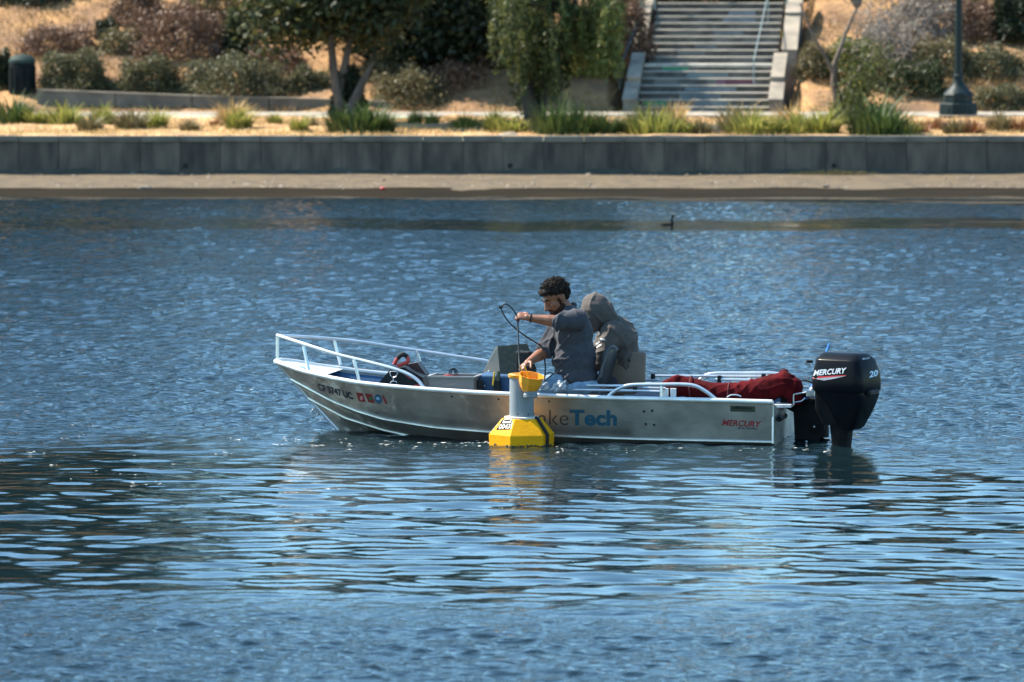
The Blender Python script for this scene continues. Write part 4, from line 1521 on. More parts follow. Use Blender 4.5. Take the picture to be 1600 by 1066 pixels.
MB().prism([B(779, 541, 0.118), B(783, 588, 0.118), B(752, 589.5, -0.26), B(776, 541.5, -0.22)], b_ax * 0.008).build("screen_pane", dark_scr, cons)
MB().prism([B(776, 541.5, -0.24), B(822, 537, -0.26), B(830, 588, -0.26), B(752, 589.5, -0.28)], n_ax * -0.008).build("screen_pane", dark_scr, cons)
for x_, y_ in ((757, 603), (764, 580)):
    MB().ball(B(x_, y_, 0.28 if y_ > 590 else 0.0), 0.007).build("screw", alu_t, cons)
MB().box(B(819, 568, 0.22), (0.13, 0.07, 0.20), Matrix.Rotation(-0.4, 3, 'Z'), bev=0.015).build("instrument_box", black_pl, cons)
MB().tube([B(820, 586, 0.2), B(818, 606, 0.15)], 0.02, 8).build("instrument_stand", black_pl, cons)
MB().box(B(750, 605, 0.30), (0.055, 0.10, 0.12), bev=0.01).build("side_pocket", black_pl, cons)

# swivel seats
seat_blk = mat("black seat vinyl", (0.012, 0.016, 0.024), 0.5, c2=(0.02, 0.024, 0.03), scale=9)
seat_gry = mat("worn taupe seat shell", (0.16, 0.115, 0.078), 0.65, c2=(0.12, 0.087, 0.06), scale=6)
seat_top = mat("seat cushion tan", (0.30, 0.24, 0.17), 0.6)


def slab(name, c, size, R, m, parent, bev):
    return MB().box(c, size, R, bev).build(name, m, parent, True)


Rt = Matrix.Rotation(-YAW, 3, 'Z') @ Matrix.Rotation(math.radians(14), 3, 'Y')
s1 = slab("seat_back", B(949, 571, 0.12), (0.055, 0.40, 0.30), Rt, seat_blk, boat, 0.03)
slab("back_edge", B(942, 573, 0.335), (0.022, 0.022, 0.25), Matrix.Rotation(-YAW, 3, 'Z') @ Matrix.Rotation(math.radians(20), 3, 'Y'), mat("grey piping", (0.06, 0.06, 0.065), 0.5), s1, 0.009)
MB().tube(arc_path([B(938, 590, 0.335), B(947, 556, 0.335), B(954, 544, 0.335), B(961, 543, 0.335), B(964, 548, 0.335)]), [0.012] * 13 + [0.017] * 12, 8).build("back_frame", mat("grey piping", (0.06, 0.06, 0.065), 0.5), s1, True)
slab("seat_cushion", B(903, 612, 0.15), (0.42, 0.42, 0.07), Matrix.Rotation(-YAW, 3, 'Z'), seat_blk, boat, 0.03)
MB().tube([B(905, 618, 0.15), bl(s_of(B(905, 618, 0.15)), 0.15, 0.05)], 0.05, 12).build("seat_pedestal", alu_t, boat, True)
Rb = Matrix.Rotation(math.radians(-14), 3, 'Z') @ Matrix.Rotation(math.radians(-8), 3, 'X')
s2 = slab("seat_back", B(980, 577, -0.14), (0.30, 0.05, 0.28), Rb, seat_gry, boat, 0.035)
slab("back_pad", B(980, 573, -0.20), (0.25, 0.06, 0.25), Rb, seat_top, s2, 0.03)
MB().ball(B(983, 563, -0.10), 0.01).build("bolt", black_pl, s2)
slab("seat_cushion", B(962, 606, -0.32), (0.40, 0.38, 0.08), Matrix.Rotation(-YAW, 3, 'Z'), seat_gry, boat, 0.03)
MB().tube([B(962, 612, -0.32), bl(s_of(B(962, 612, -0.32)), -0.32, 0.05)], 0.05, 12).build("seat_pedestal", alu_t, boat, True)

# lettering and stickers on the port side
decal_text("registration_lettering", "CF 5747 UC", 498, 552, 609, 624, 10.5, HB, navy_v, boat, 0.04, 0.0, lean=-0.28)
decal_poly("registration_sticker", [(556, 613), (567, 614.5), (571.5, 628.5), (561, 627)], HB, red_v, boat)
decal_poly("registration_sticker", [(570, 615), (580.5, 616), (586, 630), (575.5, 628.5)], HB, mat("dark red vinyl", (0.25, 0.02, 0.025), 0.5), boat)
decal_disc("sticker_motif", 565, 622, 2.6, 3.4, HB, mat("pale red print", (0.6, 0.25, 0.22), 0.5), boat, 0.0022)
decal_disc("sticker_motif", 579.5, 622.5, 3.0, 3.0, HB, mat("green print", (0.03, 0.12, 0.05), 0.5), boat, 0.0022)
decal_disc("round_sticker", 591, 623.5, 5.6, 7.6, HB, mat("blue sticker", (0.02, 0.09, 0.17), 0.5), boat, rot=-0.35)
decal_disc("sticker_motif", 590.5, 622.5, 3.4, 2.4, HB, mat("pale blue print", (0.25, 0.42, 0.55), 0.5), boat, 0.0022, rot=0.4)
decal_poly("registration_sticker", [(596.5, 617.5), (599.5, 618), (605.5, 631.5), (602.5, 631.5)], HB, red_v, boat)
decal_text("hull_lettering", "Lake", 826, 888, 664, 664.5, 25, HB, mat("dark grey letters", (0.02, 0.028, 0.034), 0.5), boat, -0.012)
decal_text("hull_lettering", "Tech", 890, 964, 663.5, 664.5, 23.5, HB, mat("teal letters", (0.010, 0.075, 0.12), 0.5), boat, 0.035)
decal_text("maker_lettering", "MERCURY", 1128, 1190, 664.5, 667.5, 9.2, HB, red_v, boat, 0.03, 0.28)
decal_text("maker_slogan", "#1 On The Water", 1153, 1184, 670, 671, 2.6, HB, navy_v, boat, 0.02, 0.2)
decal_poly("maker_plate", [(1141, 634), (1180, 635), (1180, 644), (1141, 643)], HB, mat("olive plate", (0.045, 0.05, 0.03), 0.5), boat)
decal_poly("plate_bar", [(1145, 636), (1175, 637), (1175, 640), (1145, 639)], HB, mat("dark plate print", (0.012, 0.013, 0.01), 0.5), boat, 0.0025)
for x_, y_ in ((1006, 643), (1019, 642), (1009, 663), (1022, 664)):
    MB().lathe(on_surface(HB, x_, y_, -0.004), [(0.010, 0), (0.010, 0.006), (0.006, 0.009)], 10, axis=n_ax).build("hull_bolt", black_pl, boat)
for x_ in (706, 779, 858, 1152):
    MB().ball(on_surface(HB, x_, interp(x_, *PICK[0]) + 8, 0.0), 0.008).build("rivet", black_pl, boat)
# vertical seam where the side meets the transom
MB().box((row_pt(0, 0) + row_pt(1, 0)) / 2 + n_ax * 0.002, (0.014, 0.014, 0.33), Matrix.Rotation(-YAW, 3, 'Z')).build("corner_seam", alu_t, boat)

# ------------------------------------------------------------------ outboard motor
PSI = math.radians(35)
m_aft = Vector((math.cos(PSI), -math.sin(PSI), 0))
m_near = Vector((-math.sin(PSI), -math.cos(PSI), 0))
MC = P(1322, 610, 37.0)
MC.z = 0.0
cowl_m = mat("gloss black cowl", (0.005, 0.0055, 0.008), 0.24, c2=(0.008, 0.009, 0.011), scale=3, spec=0.06)
motor = thing("outboard_motor", Vector((MC.x, MC.y, 0)), "black outboard motor hung on the boat's stern", "outboard motor")


def mp_(l, w, z):
    return MC + m_aft * l + m_near * w + Vector((0, 0, z))


def msec(z, l0, l1, hw, rc=0.35, n=7):
    """rounded rectangle section of the cowl"""
    pts = []
    lc, hl = (l0 + l1) / 2, (l1 - l0) / 2
    ex = 7.0
    for k in range(32):
        a = 2 * math.pi * k / 32
        c, s_ = math.cos(a), math.sin(a)
        pts.append(mp_(lc + hl * math.copysign(abs(c) ** (2 / ex), c), hw * math.copysign(abs(s_) ** (2 / ex), s_), z))
    return pts


def loft(name, secs, m, parent, sm=True):
    vs, fs = [], []
    n = len(secs[0])
    for s_ in secs:
        vs += s_
    for i in range(len(secs) - 1):
        for k in range(n):
            fs.append((i * n + k, i * n + (k + 1) % n, (i + 1) * n + (k + 1) % n, (i + 1) * n + k))
    fs.append(tuple(reversed(range(n))))
    fs.append(tuple((len(secs) - 1) * n + k for k in range(n)))
    return MB().add(vs, fs).build(name, m, parent, sm)


cowl = loft("cowl", [msec(0.435, -0.215, 0.225, 0.175), msec(0.45, -0.225, 0.232, 0.182), msec(0.52, -0.225, 0.232, 0.185), msec(0.60, -0.212, 0.218, 0.180), msec(0.675, -0.198, 0.190, 0.170),
                     msec(0.683, -0.195, 0.185, 0.163), msec(0.722, -0.180, 0.155, 0.105), msec(0.735, -0.165, 0.13, 0.07)], cowl_m, motor)
loft("lower_cowl", [msec(0.135, 0.02, 0.09, 0.075), msec(0.16, -0.02, 0.12, 0.10), msec(0.25, -0.06, 0.165, 0.13), msec(0.33, -0.10, 0.20, 0.15), msec(0.40, -0.16, 0.225, 0.165), msec(0.433, -0.21, 0.222, 0.172)], cowl_m, motor)
CB = bvh_of(cowl)
silver = mat("silver print", (0.62, 0.64, 0.68), 0.4)
decal_text("maker_lettering", "MERCURY", 1271, 1323, 587, 583, 8.5, CB, silver, cowl, 0.028, 0.3)
decal_text("power_number", "20", 1358, 1371, 590, 587, 9.5, CB, mat("pale blue print 2", (0.50, 0.66, 0.82), 0.4), cowl, 0.03, 0.0, lean=0.1)
decal_poly("stripe", [(1269, 589), (1322, 586.2), (1322, 587.2), (1272, 592)], CB, mat("red stripe", (0.55, 0.02, 0.03), 0.4), cowl)
decal_poly("stripe", [(1274, 591.8), (1322, 587.6), (1300, 592.6), (1287, 594.8)], CB, mat("grey stripe", (0.35, 0.37, 0.40), 0.4), cowl)
decal_text("rear_lettering", "MERCURY", 1347, 1359, 562.5, 561, 2.6, CB, silver, cowl, 0.02, 0.2)
MB().box(mp_(0.235, 0.0, 0.43), (0.05, 0.14, 0.05), Matrix.Rotation(-PSI, 3, 'Z'), bev=0.015).build("latch", black_pl, motor)
MB().box(B(1265, 565, -0.05), (0.055, 0.03, 0.022), bev=0.008).build("tiller_knob", black_pl, motor)
mid_m = mat("black painted casting", (0.006, 0.0065, 0.007), 0.5, c2=(0.012, 0.012, 0.013), scale=12, spec=0.05)
loft("midsection", [msec(-0.35, -0.12, 0.04, 0.035), msec(0.0, -0.105, 0.03, 0.045), msec(0.17, -0.12, 0.045, 0.06)], mid_m, motor)
MB().prism([mp_(-0.2, -0.09, -0.05), mp_(0.16, -0.09, -0.05), mp_(0.2, 0.09, -0.05), mp_(-0.2, 0.09, -0.05)], (0, 0, 0.012)).build("splash_plate", mid_m, motor)
# clamp bracket: two side plates gripping the transom
for nn_ in (0.09, -0.12):
    poly = [bl(0.02, nn_, 0.34), bl(-0.20, nn_, 0.38), bl(-0.30, nn_, 0.26), bl(-0.33, nn_, 0.10), bl(-0.24, nn_, -0.10), bl(-0.10, nn_, -0.10), bl(-0.085, nn_, 0.22), bl(0.02, nn_, 0.275)]
    MB().prism(poly, n_ax * -0.035).build("clamp_bracket", mid_m, motor)
MB().tube([bl(-0.22, 0.13, 0.33), bl(-0.22, -0.16, 0.33)], 0.03, 12).build("tilt_tube", mid_m, motor, True)
MB().tube([bl(-0.27, 0.0, 0.36), bl(-0.28, 0.0, 0.02)], 0.075, 12).build("swivel_bracket", mid_m, motor, True)
loft("front_cover", [msec(0.17, -0.16, 0.0, 0.10), msec(0.30, -0.22, 0.0, 0.13), msec(0.432, -0.205, 0.0, 0.15)], mid_m, motor)
stl = mat("zinc steel", (0.55, 0.56, 0.58), 0.35, 0.85)
MB().box(B(1266, 615, 0.12), (0.07, 0.05, 0.055), bev=0.008).build("steering_box", stl, motor)
MB().ball(B(1269, 608, 0.12), (0.02, 0.018, 0.014)).build("filler_cap", white_v, motor)
MB().box(B(1257, 605, 0.0), (0.07, 0.04, 0.02), bev=0.006).build("pump", stl, motor)
for pts, r in (([B(1240, 633, .2), B(1240, 618, .2), B(1243, 616, .2), B(1260, 613, .2)], 0.006), ([B(1240, 629, .2), B(1252, 627, .2), B(1258, 622, .2)], 0.006),
               ([B(1262, 622, .2), B(1278, 627, .22), B(1280, 648, .22)], 0.010), ([B(1240, 612, .1), B(1243, 602, .1), B(1252, 595, .1), B(1264, 596, .1), B(1278, 604, .1)], 0.007)):
    MB().tube(arc_path(pts), r, 7).build("steering_arm", stl if r < 0.0065 else black_pl, motor, True)
for pts in ([B(1216, 612, 0.1), B(1232, 602, 0.1), B(1250, 598, 0.1)], [B(1214, 610, 0.1), B(1230, 604.5, 0.1), B(1246, 606, 0.1)], [B(1274, 604, .2), B(1281, 600, .2), B(1284, 603, .2)], [B(1288, 620, .25), B(1294, 608, .25)],
            [B(1301.5, 650, .3), B(1301.5, 668, .3)]):
    MB().tube(arc_path(pts), 0.0042, 6).build("control_cable", mat("pale cable", (0.45, 0.43, 0.38), 0.5), motor, True)
MB().box(B(1294, 653, .28), (0.025, 0.02, 0.025)).build("anode", stl, motor)
for x_, y_ in ((1272, 667), (1260, 690), (1292, 630), (1293, 637), (1299, 668)):
    MB().ball(B(x_, y_, 0.24), 0.008).build("bolt", stl, motor)
MB().box(B(1268, 622, 0.1), (0.12, 0.06, 0.012), Matrix.Rotation(0.1, 3, 'Z')).build("blue_guard", mat("blue plastic", (0.02, 0.12, 0.45), 0.4), motor)

# blue oar blade standing up behind the motor
pd = thing("oar", B(1284, 600, -0.62), "bright blue oar tip sticking up behind the outboard motor", "oar")
blm = mat("blue oar plastic", (0.015, 0.13, 0.42), 0.35)
MB().tube([B(1296, 536, -0.62), B(1292, 548, -0.62), B(1288, 562, -0.62)], [0.014, 0.03, 0.03], 8, flat=0.4).build("blade", blm, pd, True)
MB().tube([B(1288.5, 560, -0.62), B(1262, 620, -0.5), B(1225, 640, -0.4)], 0.014, 8).build("shaft", blm, pd, True)

# ------------------------------------------------------------------ gear lying in the boat
gb = thing("gear_case", B(632, 606, 0.1), "black and red gear case with looped carrying handle in the bow", "gear case")
MB().prism([B(592, 606, 0.30), B(593, 597, 0.30), B(611, 576, 0.30), B(632, 574, 0.30), B(660, 590, 0.30), B(664, 607, 0.30)], n_ax * -0.16).build("body", black_pl, gb)
MB().prism([B(634, 570, 0.12), B(652, 566.5, 0.12), B(665, 585, 0.12), B(668, 606, 0.12), B(636, 606, 0.12)], n_ax * -0.14).build("back_body", mat("black maroon", (0.05, 0.010, 0.012), 0.5), gb)
MB().prism([B(629, 582, 0.303), B(640, 586, 0.303), B(656, 592, 0.303), B(640, 592, 0.303)], n_ax * 0.012).build("red_panel", red_v, gb)
MB().prism([B(648, 602, 0.32), B(659, 601, 0.32), B(660, 607, 0.32), B(648, 607, 0.32)], n_ax * 0.05).build("red_foot", red_v, gb)
MB().tube(arc_path([B(616, 570, 0.15), B(620, 562, 0.15), B(625, 556, 0.15), B(631, 554.5, 0.15), B(637, 559, 0.15), B(637, 565, 0.15), B(632, 568, 0.15), B(621, 572, 0.15)]),
          0.0165, 8).build("handle", mat("orange red rubber", (0.50, 0.045, 0.03), 0.5), gb, True)
MB().tube(arc_path([B(621.5, 560, 0.15), B(625.5, 555.5, 0.15), B(631, 554, 0.15), B(636.5, 558, 0.15)]), 0.0185, 8).build("grip", black_pl, gb, True)
for pts in ([B(609, 582, .31), B(610, 587, .31), B(614, 590, .31), B(619, 588.5, .31), B(621.5, 583, .31), B(618, 580.5, .31), B(611, 580.5, .31), B(609, 582, .31)],
            [B(614.5, 590, .31), B(614.5, 596, .31)], [B(610, 599, .31), B(611.5, 596, .31), B(619, 596, .31), B(620, 599, .31)]):
    MB().tube(pts, 0.0035, 5).build("emblem_wire", mat("chrome wire", (0.7, 0.7, 0.7), 0.3, 0.7), gb)

tote_m, nt, b = nodes_of("clear plastic")
b.inputs["Base Color"].default_value = (0.22, 0.20, 0.19, 1)
b.inputs["Roughness"].default_value = 0.3
b.inputs["Alpha"].default_value = 0.72
tt = thing("storage_tote", B(710, 612, 0.3), "clear grey plastic storage tote amidships behind the gunwale", "tote")
Rz = Matrix.Rotation(-YAW, 3, 'Z')
tc_ = B(711, 602, 0.32)
for sx, sz, dx_, dy_ in ((0.35, 0.15, 0, 0.13), (0.35, 0.15, 0, -0.13)):
    MB().box(tc_ + n_ax * dy_, (sx, 0.006, sz), Rz).build("side_wall", tote_m, tt)
for e in (-1, 1):
    MB().box(tc_ + b_ax * (0.178 * e), (0.006, 0.25, 0.15), Rz).build("end_wall", tote_m, tt)
MB().box(tc_ + Vector((0, 0, -0.072)), (0.35, 0.25, 0.006), Rz).build("bottom", tote_m, tt)
for dy_ in (0.14, -0.14):
    MB().box(tc_ + n_ax * dy_ + Vector((0, 0, 0.076)), (0.385, 0.02, 0.012), Rz).build("rim", mat("cloudy rim", (0.30, 0.27, 0.25), 0.35), tt)
for e in (-1, 1):
    MB().box(tc_ + b_ax * (0.186 * e) + Vector((0, 0, 0.076)), (0.02, 0.26, 0.012), Rz).build("rim", mat("cloudy rim", (0.30, 0.27, 0.25), 0.35), tt)
MB().box(tc_ + b_ax * 0.03 + Vector((0, 0, -0.03)), (0.05, 0.12, 0.08), Rz, 0.008).build("contents", mat("brown card", (0.25, 0.16, 0.08), 0.8), tt)
MB().box(tc_ + b_ax * -0.09 + Vector((0, 0, -0.03)), (0.06, 0.12, 0.08), Rz, 0.008).build("contents", black_pl, tt)
rt = thing("hand_tool", B(706, 590, 0.3), "red hand tool with black wire loops lying on the storage tote", "tool")
MB().tube([B(694, 588, 0.32), B(700, 587, 0.32), B(719, 588.5, 0.32)], [0.010, 0.013, 0.012], 8).build("handle", red_v, rt, True)
for off in (0, 3):
    MB().tube(arc_path([B(701 + off, 586, 0.32), B(703 + off, 579, 0.32), B(707 + off, 576, 0.32), B(711 + off, 580, 0.32), B(711 + off, 585, 0.32)]), 0.005, 6).build("wire_loop", black_pl, rt, True)
kn = thing("tool_holster", B(776, 612, 0.30), "black holster with a yellow handled tool on the blue console", "holster")
MB().box(B(777, 604, 0.32), (0.055, 0.04, 0.10), Rz, 0.01).build("sheath", black_pl, kn)
MB().box(B(771.5, 592, 0.33), (0.014, 0.02, 0.11), Rz @ Matrix.Rotation(0.12, 3, 'Y'), 0.005).build("handle", mat("yellow plastic", (0.6, 0.36, 0.01), 0.45), kn)
MB().tube([B(778, 595, 0.32), B(779, 580, 0.32)], [0.02, 0.014], 8).build("grip", mat("olive grip", (0.05, 0.055, 0.03), 0.6), kn, True)

# crumpled clear plastic bag on the lap
mb = MB()
rs = np.random.default_rng(3)
for k in range(14):
    mb.ball(B(rs.uniform(842, 882), rs.uniform(597, 606), 0.42 + rs.normal(0, 0.05)), rs.uniform(0.028, 0.045), seg=10, rings=7)
me = remeshed(mb, 0.012, 1)
displace(me, lambda co: 0.012 * np.sin(co[:, 0] * 85 + 2 * np.sin(co[:, 2] * 60)) * np.sin(co[:, 2] * 75 + co[:, 1] * 50) + 0.008 * np.sin(co[:, 0] * 140 - co[:, 2] * 120))
bag_m, nt, b = nodes_of("crinkled film")
b.inputs["Base Color"].default_value = (0.42, 0.46, 0.50, 1)
b.inputs["Roughness"].default_value = 0.22
b.inputs["Alpha"].default_value = 0.75
o = link_mesh("plastic_bag", me, bag_m, None, False, B(862, 602, 0.42))
tag(o, "crumpled clear plastic bag on the seated man's lap", "plastic bag")

# ------------------------------------------------------------------ the yellow buoy alongside
yel = mat("buoy yellow", (0.66, 0.30, 0.003), 0.6, c2=(0.50, 0.21, 0.006), scale=5, spec=0.12, lo=0.5, hi=0.8, bump=0.002, bscale=60)
BU = B(815, 689, 0.90)
BU.z = 0.0
buoy = thing("data_buoy", BU, "yellow six-sided data buoy with grey tube floating beside the boat", "buoy")


def hexa(r, z, rot=-0.12):
    return [BU + Vector((r * math.cos(-math.radians(110) + math.radians(60) * k + rot * 0), r * math.sin(-math.radians(110) + math.radians(60) * k), z)) for k in range(6)]


secs = [hexa(0.215, -0.16), hexa(0.255, -0.02), hexa(0.258, 0.088), hexa(0.252, 0.096), hexa(0.160, 0.205), hexa(0.152, 0.211)]
vs, fs = [], []
for s_ in secs:
    vs += s_
for i in range(len(secs) - 1):
    for k in range(6):
        fs.append((i * 6 + k, i * 6 + (k + 1) % 6, (i + 1) * 6 + (k + 1) % 6, (i + 1) * 6 + k))
fs += [tuple(reversed(range(6))), tuple(len(secs) * 6 - 6 + k for k in range(6))]
flt = MB().add(vs, fs).build("float_body", yel, buoy)
FB = bvh_of(flt)
MB().lathe(BU, [(0.135, 0.212), (0.135, 0.222), (0.11, 0.226)], 24).build("collar", mat("off white collar", (0.62, 0.60, 0.52), 0.5), buoy, True)
tubm = mat("grey pipe", (0.20, 0.225, 0.24), 0.5, c2=(0.14, 0.16, 0.175), scale=7, stretch=(1, 1, 0.25), bump=0.001)
tp = MB().lathe(BU, [(0.096, 0.215), (0.094, 0.53), (0.080, 0.53), (0.080, 0.30)], 28, cap=False).build("mast_tube", tubm, buoy, True)
for k in range(6):
    a = -1.9 + 0.9 * k
    MB().ball(BU + Vector((0.096 * math.cos(a), 0.096 * math.sin(a), 0.245)), 0.006).build("rivet", black_pl, tp)
MB().lathe(BU, [(0.080, 0.525), (0.100, 0.525), (0.106, 0.535), (0.106, 0.55), (0.098, 0.556), (0.080, 0.552)], 28, cap=False).build("rim", mat("orange rim", (0.70, 0.30, 0.01), 0.45), buoy, True)
# black strap across the float
st_p = []
for R_, z_ in ((0.140, 0.216), (0.160, 0.210), (0.205, 0.156), (0.254, 0.100), (0.262, 0.088), (0.260, 0.04), (0.258, -0.02)):
    a_ = math.radians(-34)
    q_ = R_ * math.cos(math.radians(30)) / math.cos(a_ + math.radians(20)) + 0.006
    st_p.append(BU + Vector((q_ * math.cos(a_), q_ * math.sin(a_), z_ + 0.003)))
MB().tube(st_p, 0.017, 6, flat=0.8).build("strap", black_pl, buoy, True)
# sticker panels: dark ground, pale number
decal_poly("sticker", [(786.5, 654.5), (801.5, 653.5), (797, 671.5), (775, 672)], FB, mat("dark sticker print", (0.022, 0.015, 0.013), 0.9, spec=0.02), buoy)
decal_poly("sticker_label", [(788, 655.3), (800.2, 654.6), (798.6, 661.2), (784.6, 661.8)], FB, mat("sticker white", (0.5, 0.48, 0.42), 0.9, spec=0.02), buoy, 0.003)
decal_poly("sticker_edge", [(801.6, 653.8), (803.2, 653.8), (798.8, 671.3), (797.2, 671.3)], FB, mat("sticker white", (0.5, 0.48, 0.42), 0.9, spec=0.02), buoy, 0.0025, n=3)
decal_text("sticker_number", "0043", 779, 796.5, 670.8, 670.3, 7.6, FB, mat("sticker white", (0.5, 0.48, 0.42), 0.9, spec=0.02), buoy, 0.03, 0.0, 0.0045, lean=0.35)
decal_poly("sticker_mark", [(789, 656.6), (797.5, 656.1), (797.0, 658.2), (788, 658.7)], FB, mat("dark sticker print", (0.022, 0.015, 0.013), 0.9, spec=0.02), buoy, 0.0045, n=2)
for y_ in (657, 664, 669):
    decal_poly("sticker_mark", [(784.5 - (y_ - 656) * 0.95, y_), (786.3 - (y_ - 656) * 0.95, y_ - 1.2), (784.0 - (y_ - 656) * 0.95, y_ + 2.4), (782.2 - (y_ - 656) * 0.95, y_ + 3.2)], FB, mat("sticker white", (0.5, 0.48, 0.42), 0.9, spec=0.02), buoy, 0.003, n=2)
# weed fringe along the buoy's waterline
mb = MB()
rs = np.random.default_rng(9)
for k in range(150):
    a = rs.uniform(0, 6.28)
    q_ = 0.256 * math.cos(math.radians(30)) / math.cos((a + math.radians(110)) % math.radians(60) - math.radians(30))
    c = BU + Vector((math.cos(a) * q_, math.sin(a) * q_, rs.uniform(0.0, 0.022)))
    mb.ball(c, (rs.uniform(0.004, 0.012), rs.uniform(0.004, 0.012), rs.uniform(0.003, 0.008)), seg=6, rings=4)
o = mb.build("growth", mat("algae fringe", (0.03, 0.03, 0.02), 0.7, c2=(0.08, 0.06, 0.03), scale=30), buoy, True)
o["kind"] = "stuff"

# orange scoop-shaped cap hooked on the mast's rim
FN = B(829, 596, 1.04)
fc = thing("buoy_cap", FN, "open orange cap with grey neck hanging beside the buoy's tube", "cap")
MB().lathe(FN, [(0.045, -0.085), (0.055, -0.08), (0.075, -0.05), (0.090, -0.01), (0.098, 0.045), (0.103, 0.05), (0.097, 0.05), (0.085, -0.005), (0.068, -0.045), (0.04, -0.07)], 9, axis=(0.16, -0.22, 1)).build("bowl", mat("orange cap plastic", (0.74, 0.30, 0.015), 0.45, c2=(0.66, 0.26, 0.015), scale=12), fc)
MB().lathe(FN, [(0.048, -0.125), (0.056, -0.12), (0.056, -0.098), (0.052, -0.094), (0.052, -0.075)], 20).build("neck", tubm, fc, True)
for dx_ in (-0.035, 0.0):
    p0 = FN + Vector((dx_ - 0.02, 0.04, 0.02))
    MB().tube(arc_path([p0, p0 + Vector((-0.012, 0.0, 0.06)), p0 + Vector((-0.03, 0.0, 0.098))]), 0.009, 6, flat=0.5).build("hook", yel, fc, True)

# ------------------------------------------------------------------ people
skin = mat("brown skin", (0.225, 0.086, 0.040), 0.5, c2=(0.155, 0.058, 0.029), scale=18, bump=0.0008, bscale=160)
shirt_m = mat("slate cotton", (0.040, 0.041, 0.050), 0.95, c2=(0.030, 0.031, 0.039), scale=14, bump=0.003, bscale=34)
hood_m = mat("taupe cotton", (0.080, 0.066, 0.058), 0.95, c2=(0.064, 0.053, 0.047), scale=14, bump=0.003, bscale=34)
jean_m = mat("washed denim", (0.22, 0.32, 0.42), 0.9, c2=(0.14, 0.21, 0.30), scale=14, bump=0.002, bscale=60)
hair_m = mat("black hair", (0.010, 0.008, 0.007), 0.75, c2=(0.020, 0.015, 0.012), scale=40, spec=0.12)
shoe_m = mat("dark shoe", (0.03, 0.03, 0.03), 0.6)


def head_frame(f):
    f = Vector(f).normalized()
    l = Vector((0, 0, 1)).cross(f).normalized()
    u = f.cross(l).normalized()
    return f, l, u


def add_head(mb, H, f, l, u, k=1.0):
    R = Matrix((f, l, u)).transposed()

    def at(a, b2, c):
        return H + f * a * k + l * b2 * k + u * c * k

    mb.ball(at(-0.012, 0, 0.028), Vector((0.098, 0.078, 0.090)) * k, R, 18, 12)      # cranium
    mb.ball(at(0.030, 0, -0.030), Vector((0.062, 0.066, 0.085)) * k, R, 16, 11)      # face
    mb.ball(at(0.045, 0, -0.088), Vector((0.036, 0.042, 0.030)) * k, R, 12, 9)       # chin
    mb.ball(at(0.078, 0, 0.028), Vector((0.018, 0.050, 0.014)) * k, R, 12, 8)        # brow
    mb.limb([at(0.088, 0, 0.014), at(0.106, 0, -0.022), at(0.112, 0, -0.034)], [0.009 * k, 0.013 * k, 0.014 * k], 9)
    mb.ball(at(0.096, 0.012, -0.038), 0.010 * k)
    mb.ball(at(0.096, -0.012, -0.038), 0.010 * k)
    mb.ball(at(0.086, 0, -0.060), Vector((0.014, 0.024, 0.007)) * k, R, 10, 7)       # lips
    mb.ball(at(0.083, 0, -0.070), Vector((0.014, 0.021, 0.008)) * k, R, 10, 7)
    for sd in (1, -1):
        mb.ball(at(0.055, sd * 0.045, -0.018), Vector((0.025, 0.018, 0.022)) * k, R, 10, 7)   # cheek
        mb.ball(at(-0.012, sd * 0.080, -0.008), Vector((0.020, 0.010, 0.032)) * k, R, 10, 8)  # ear
        mb.ball(at(-0.020, sd * 0.086, 0.004), Vector((0.012, 0.007, 0.022)) * k, R, 8, 6)
    return at, R


def add_hand(mb, wrist, d, palm, curl, side, k=1.0, thumb_curl=0.5):
    """palm and five fingers; d points along the hand, palm is the direction the palm faces"""
    d = Vector(d).normalized()
    palm = (Vector(palm) - d * Vector(palm).dot(d)).normalized()
    w = d.cross(palm) * side                          # towards the thumb
    R = Matrix((d, w, palm)).transposed()
    mb.ball(wrist + d * 0.048 * k, Vector((0.056, 0.041, 0.017)) * k, R, 14, 9)
    mb.ball(wrist + d * 0.070 * k + w * 0.004 * k, Vector((0.030, 0.040, 0.015)) * k, R, 12, 8)
    mb.limb([wrist - d * 0.02 * k, wrist + d * 0.02 * k], [0.027 * k, 0.026 * k], 10)
    base = wrist + d * 0.092 * k
    for off, ln, r in ((0.030, 0.066, 0.0090), (0.010, 0.076, 0.0092), (-0.010, 0.070, 0.0088), (-0.029, 0.056, 0.0080)):
        p = base + w * off * k - d * abs(off) * 0.25 * k
        a = 0.15
        pts, rs_ = [p - d * 0.012 * k], [r * 1.1 * k]
        for seg, fr in enumerate((0.46, 0.30, 0.24)):
            a += curl * (1.0, 1.15, 0.7)[seg]
            dd = d * math.cos(a) + palm * math.sin(a)
            p = p + dd * ln * fr * k
            pts.append(p)
            rs_.append(r * (1.0, 0.92, 0.8)[seg] * k)
        mb.limb(pts, rs_, 9)
    p = wrist + d * 0.022 * k + w * 0.032 * k
    d1 = (d * 0.65 + w * 0.75 + palm * 0.35 * thumb_curl).normalized()
    d2 = (d * 0.85 + w * 0.25 + palm * 0.8 * thumb_curl).normalized()
    mb.limb([wrist + d * 0.015 * k + w * 0.012 * k, p, p + d1 * 0.034 * k, p + d1 * 0.034 * k + d2 * 0.030 * k, p + d1 * 0.034 * k + d2 * 0.054 * k],
            [0.014 * k, 0.0145 * k, 0.0115 * k, 0.0105 * k, 0.009 * k], 9)


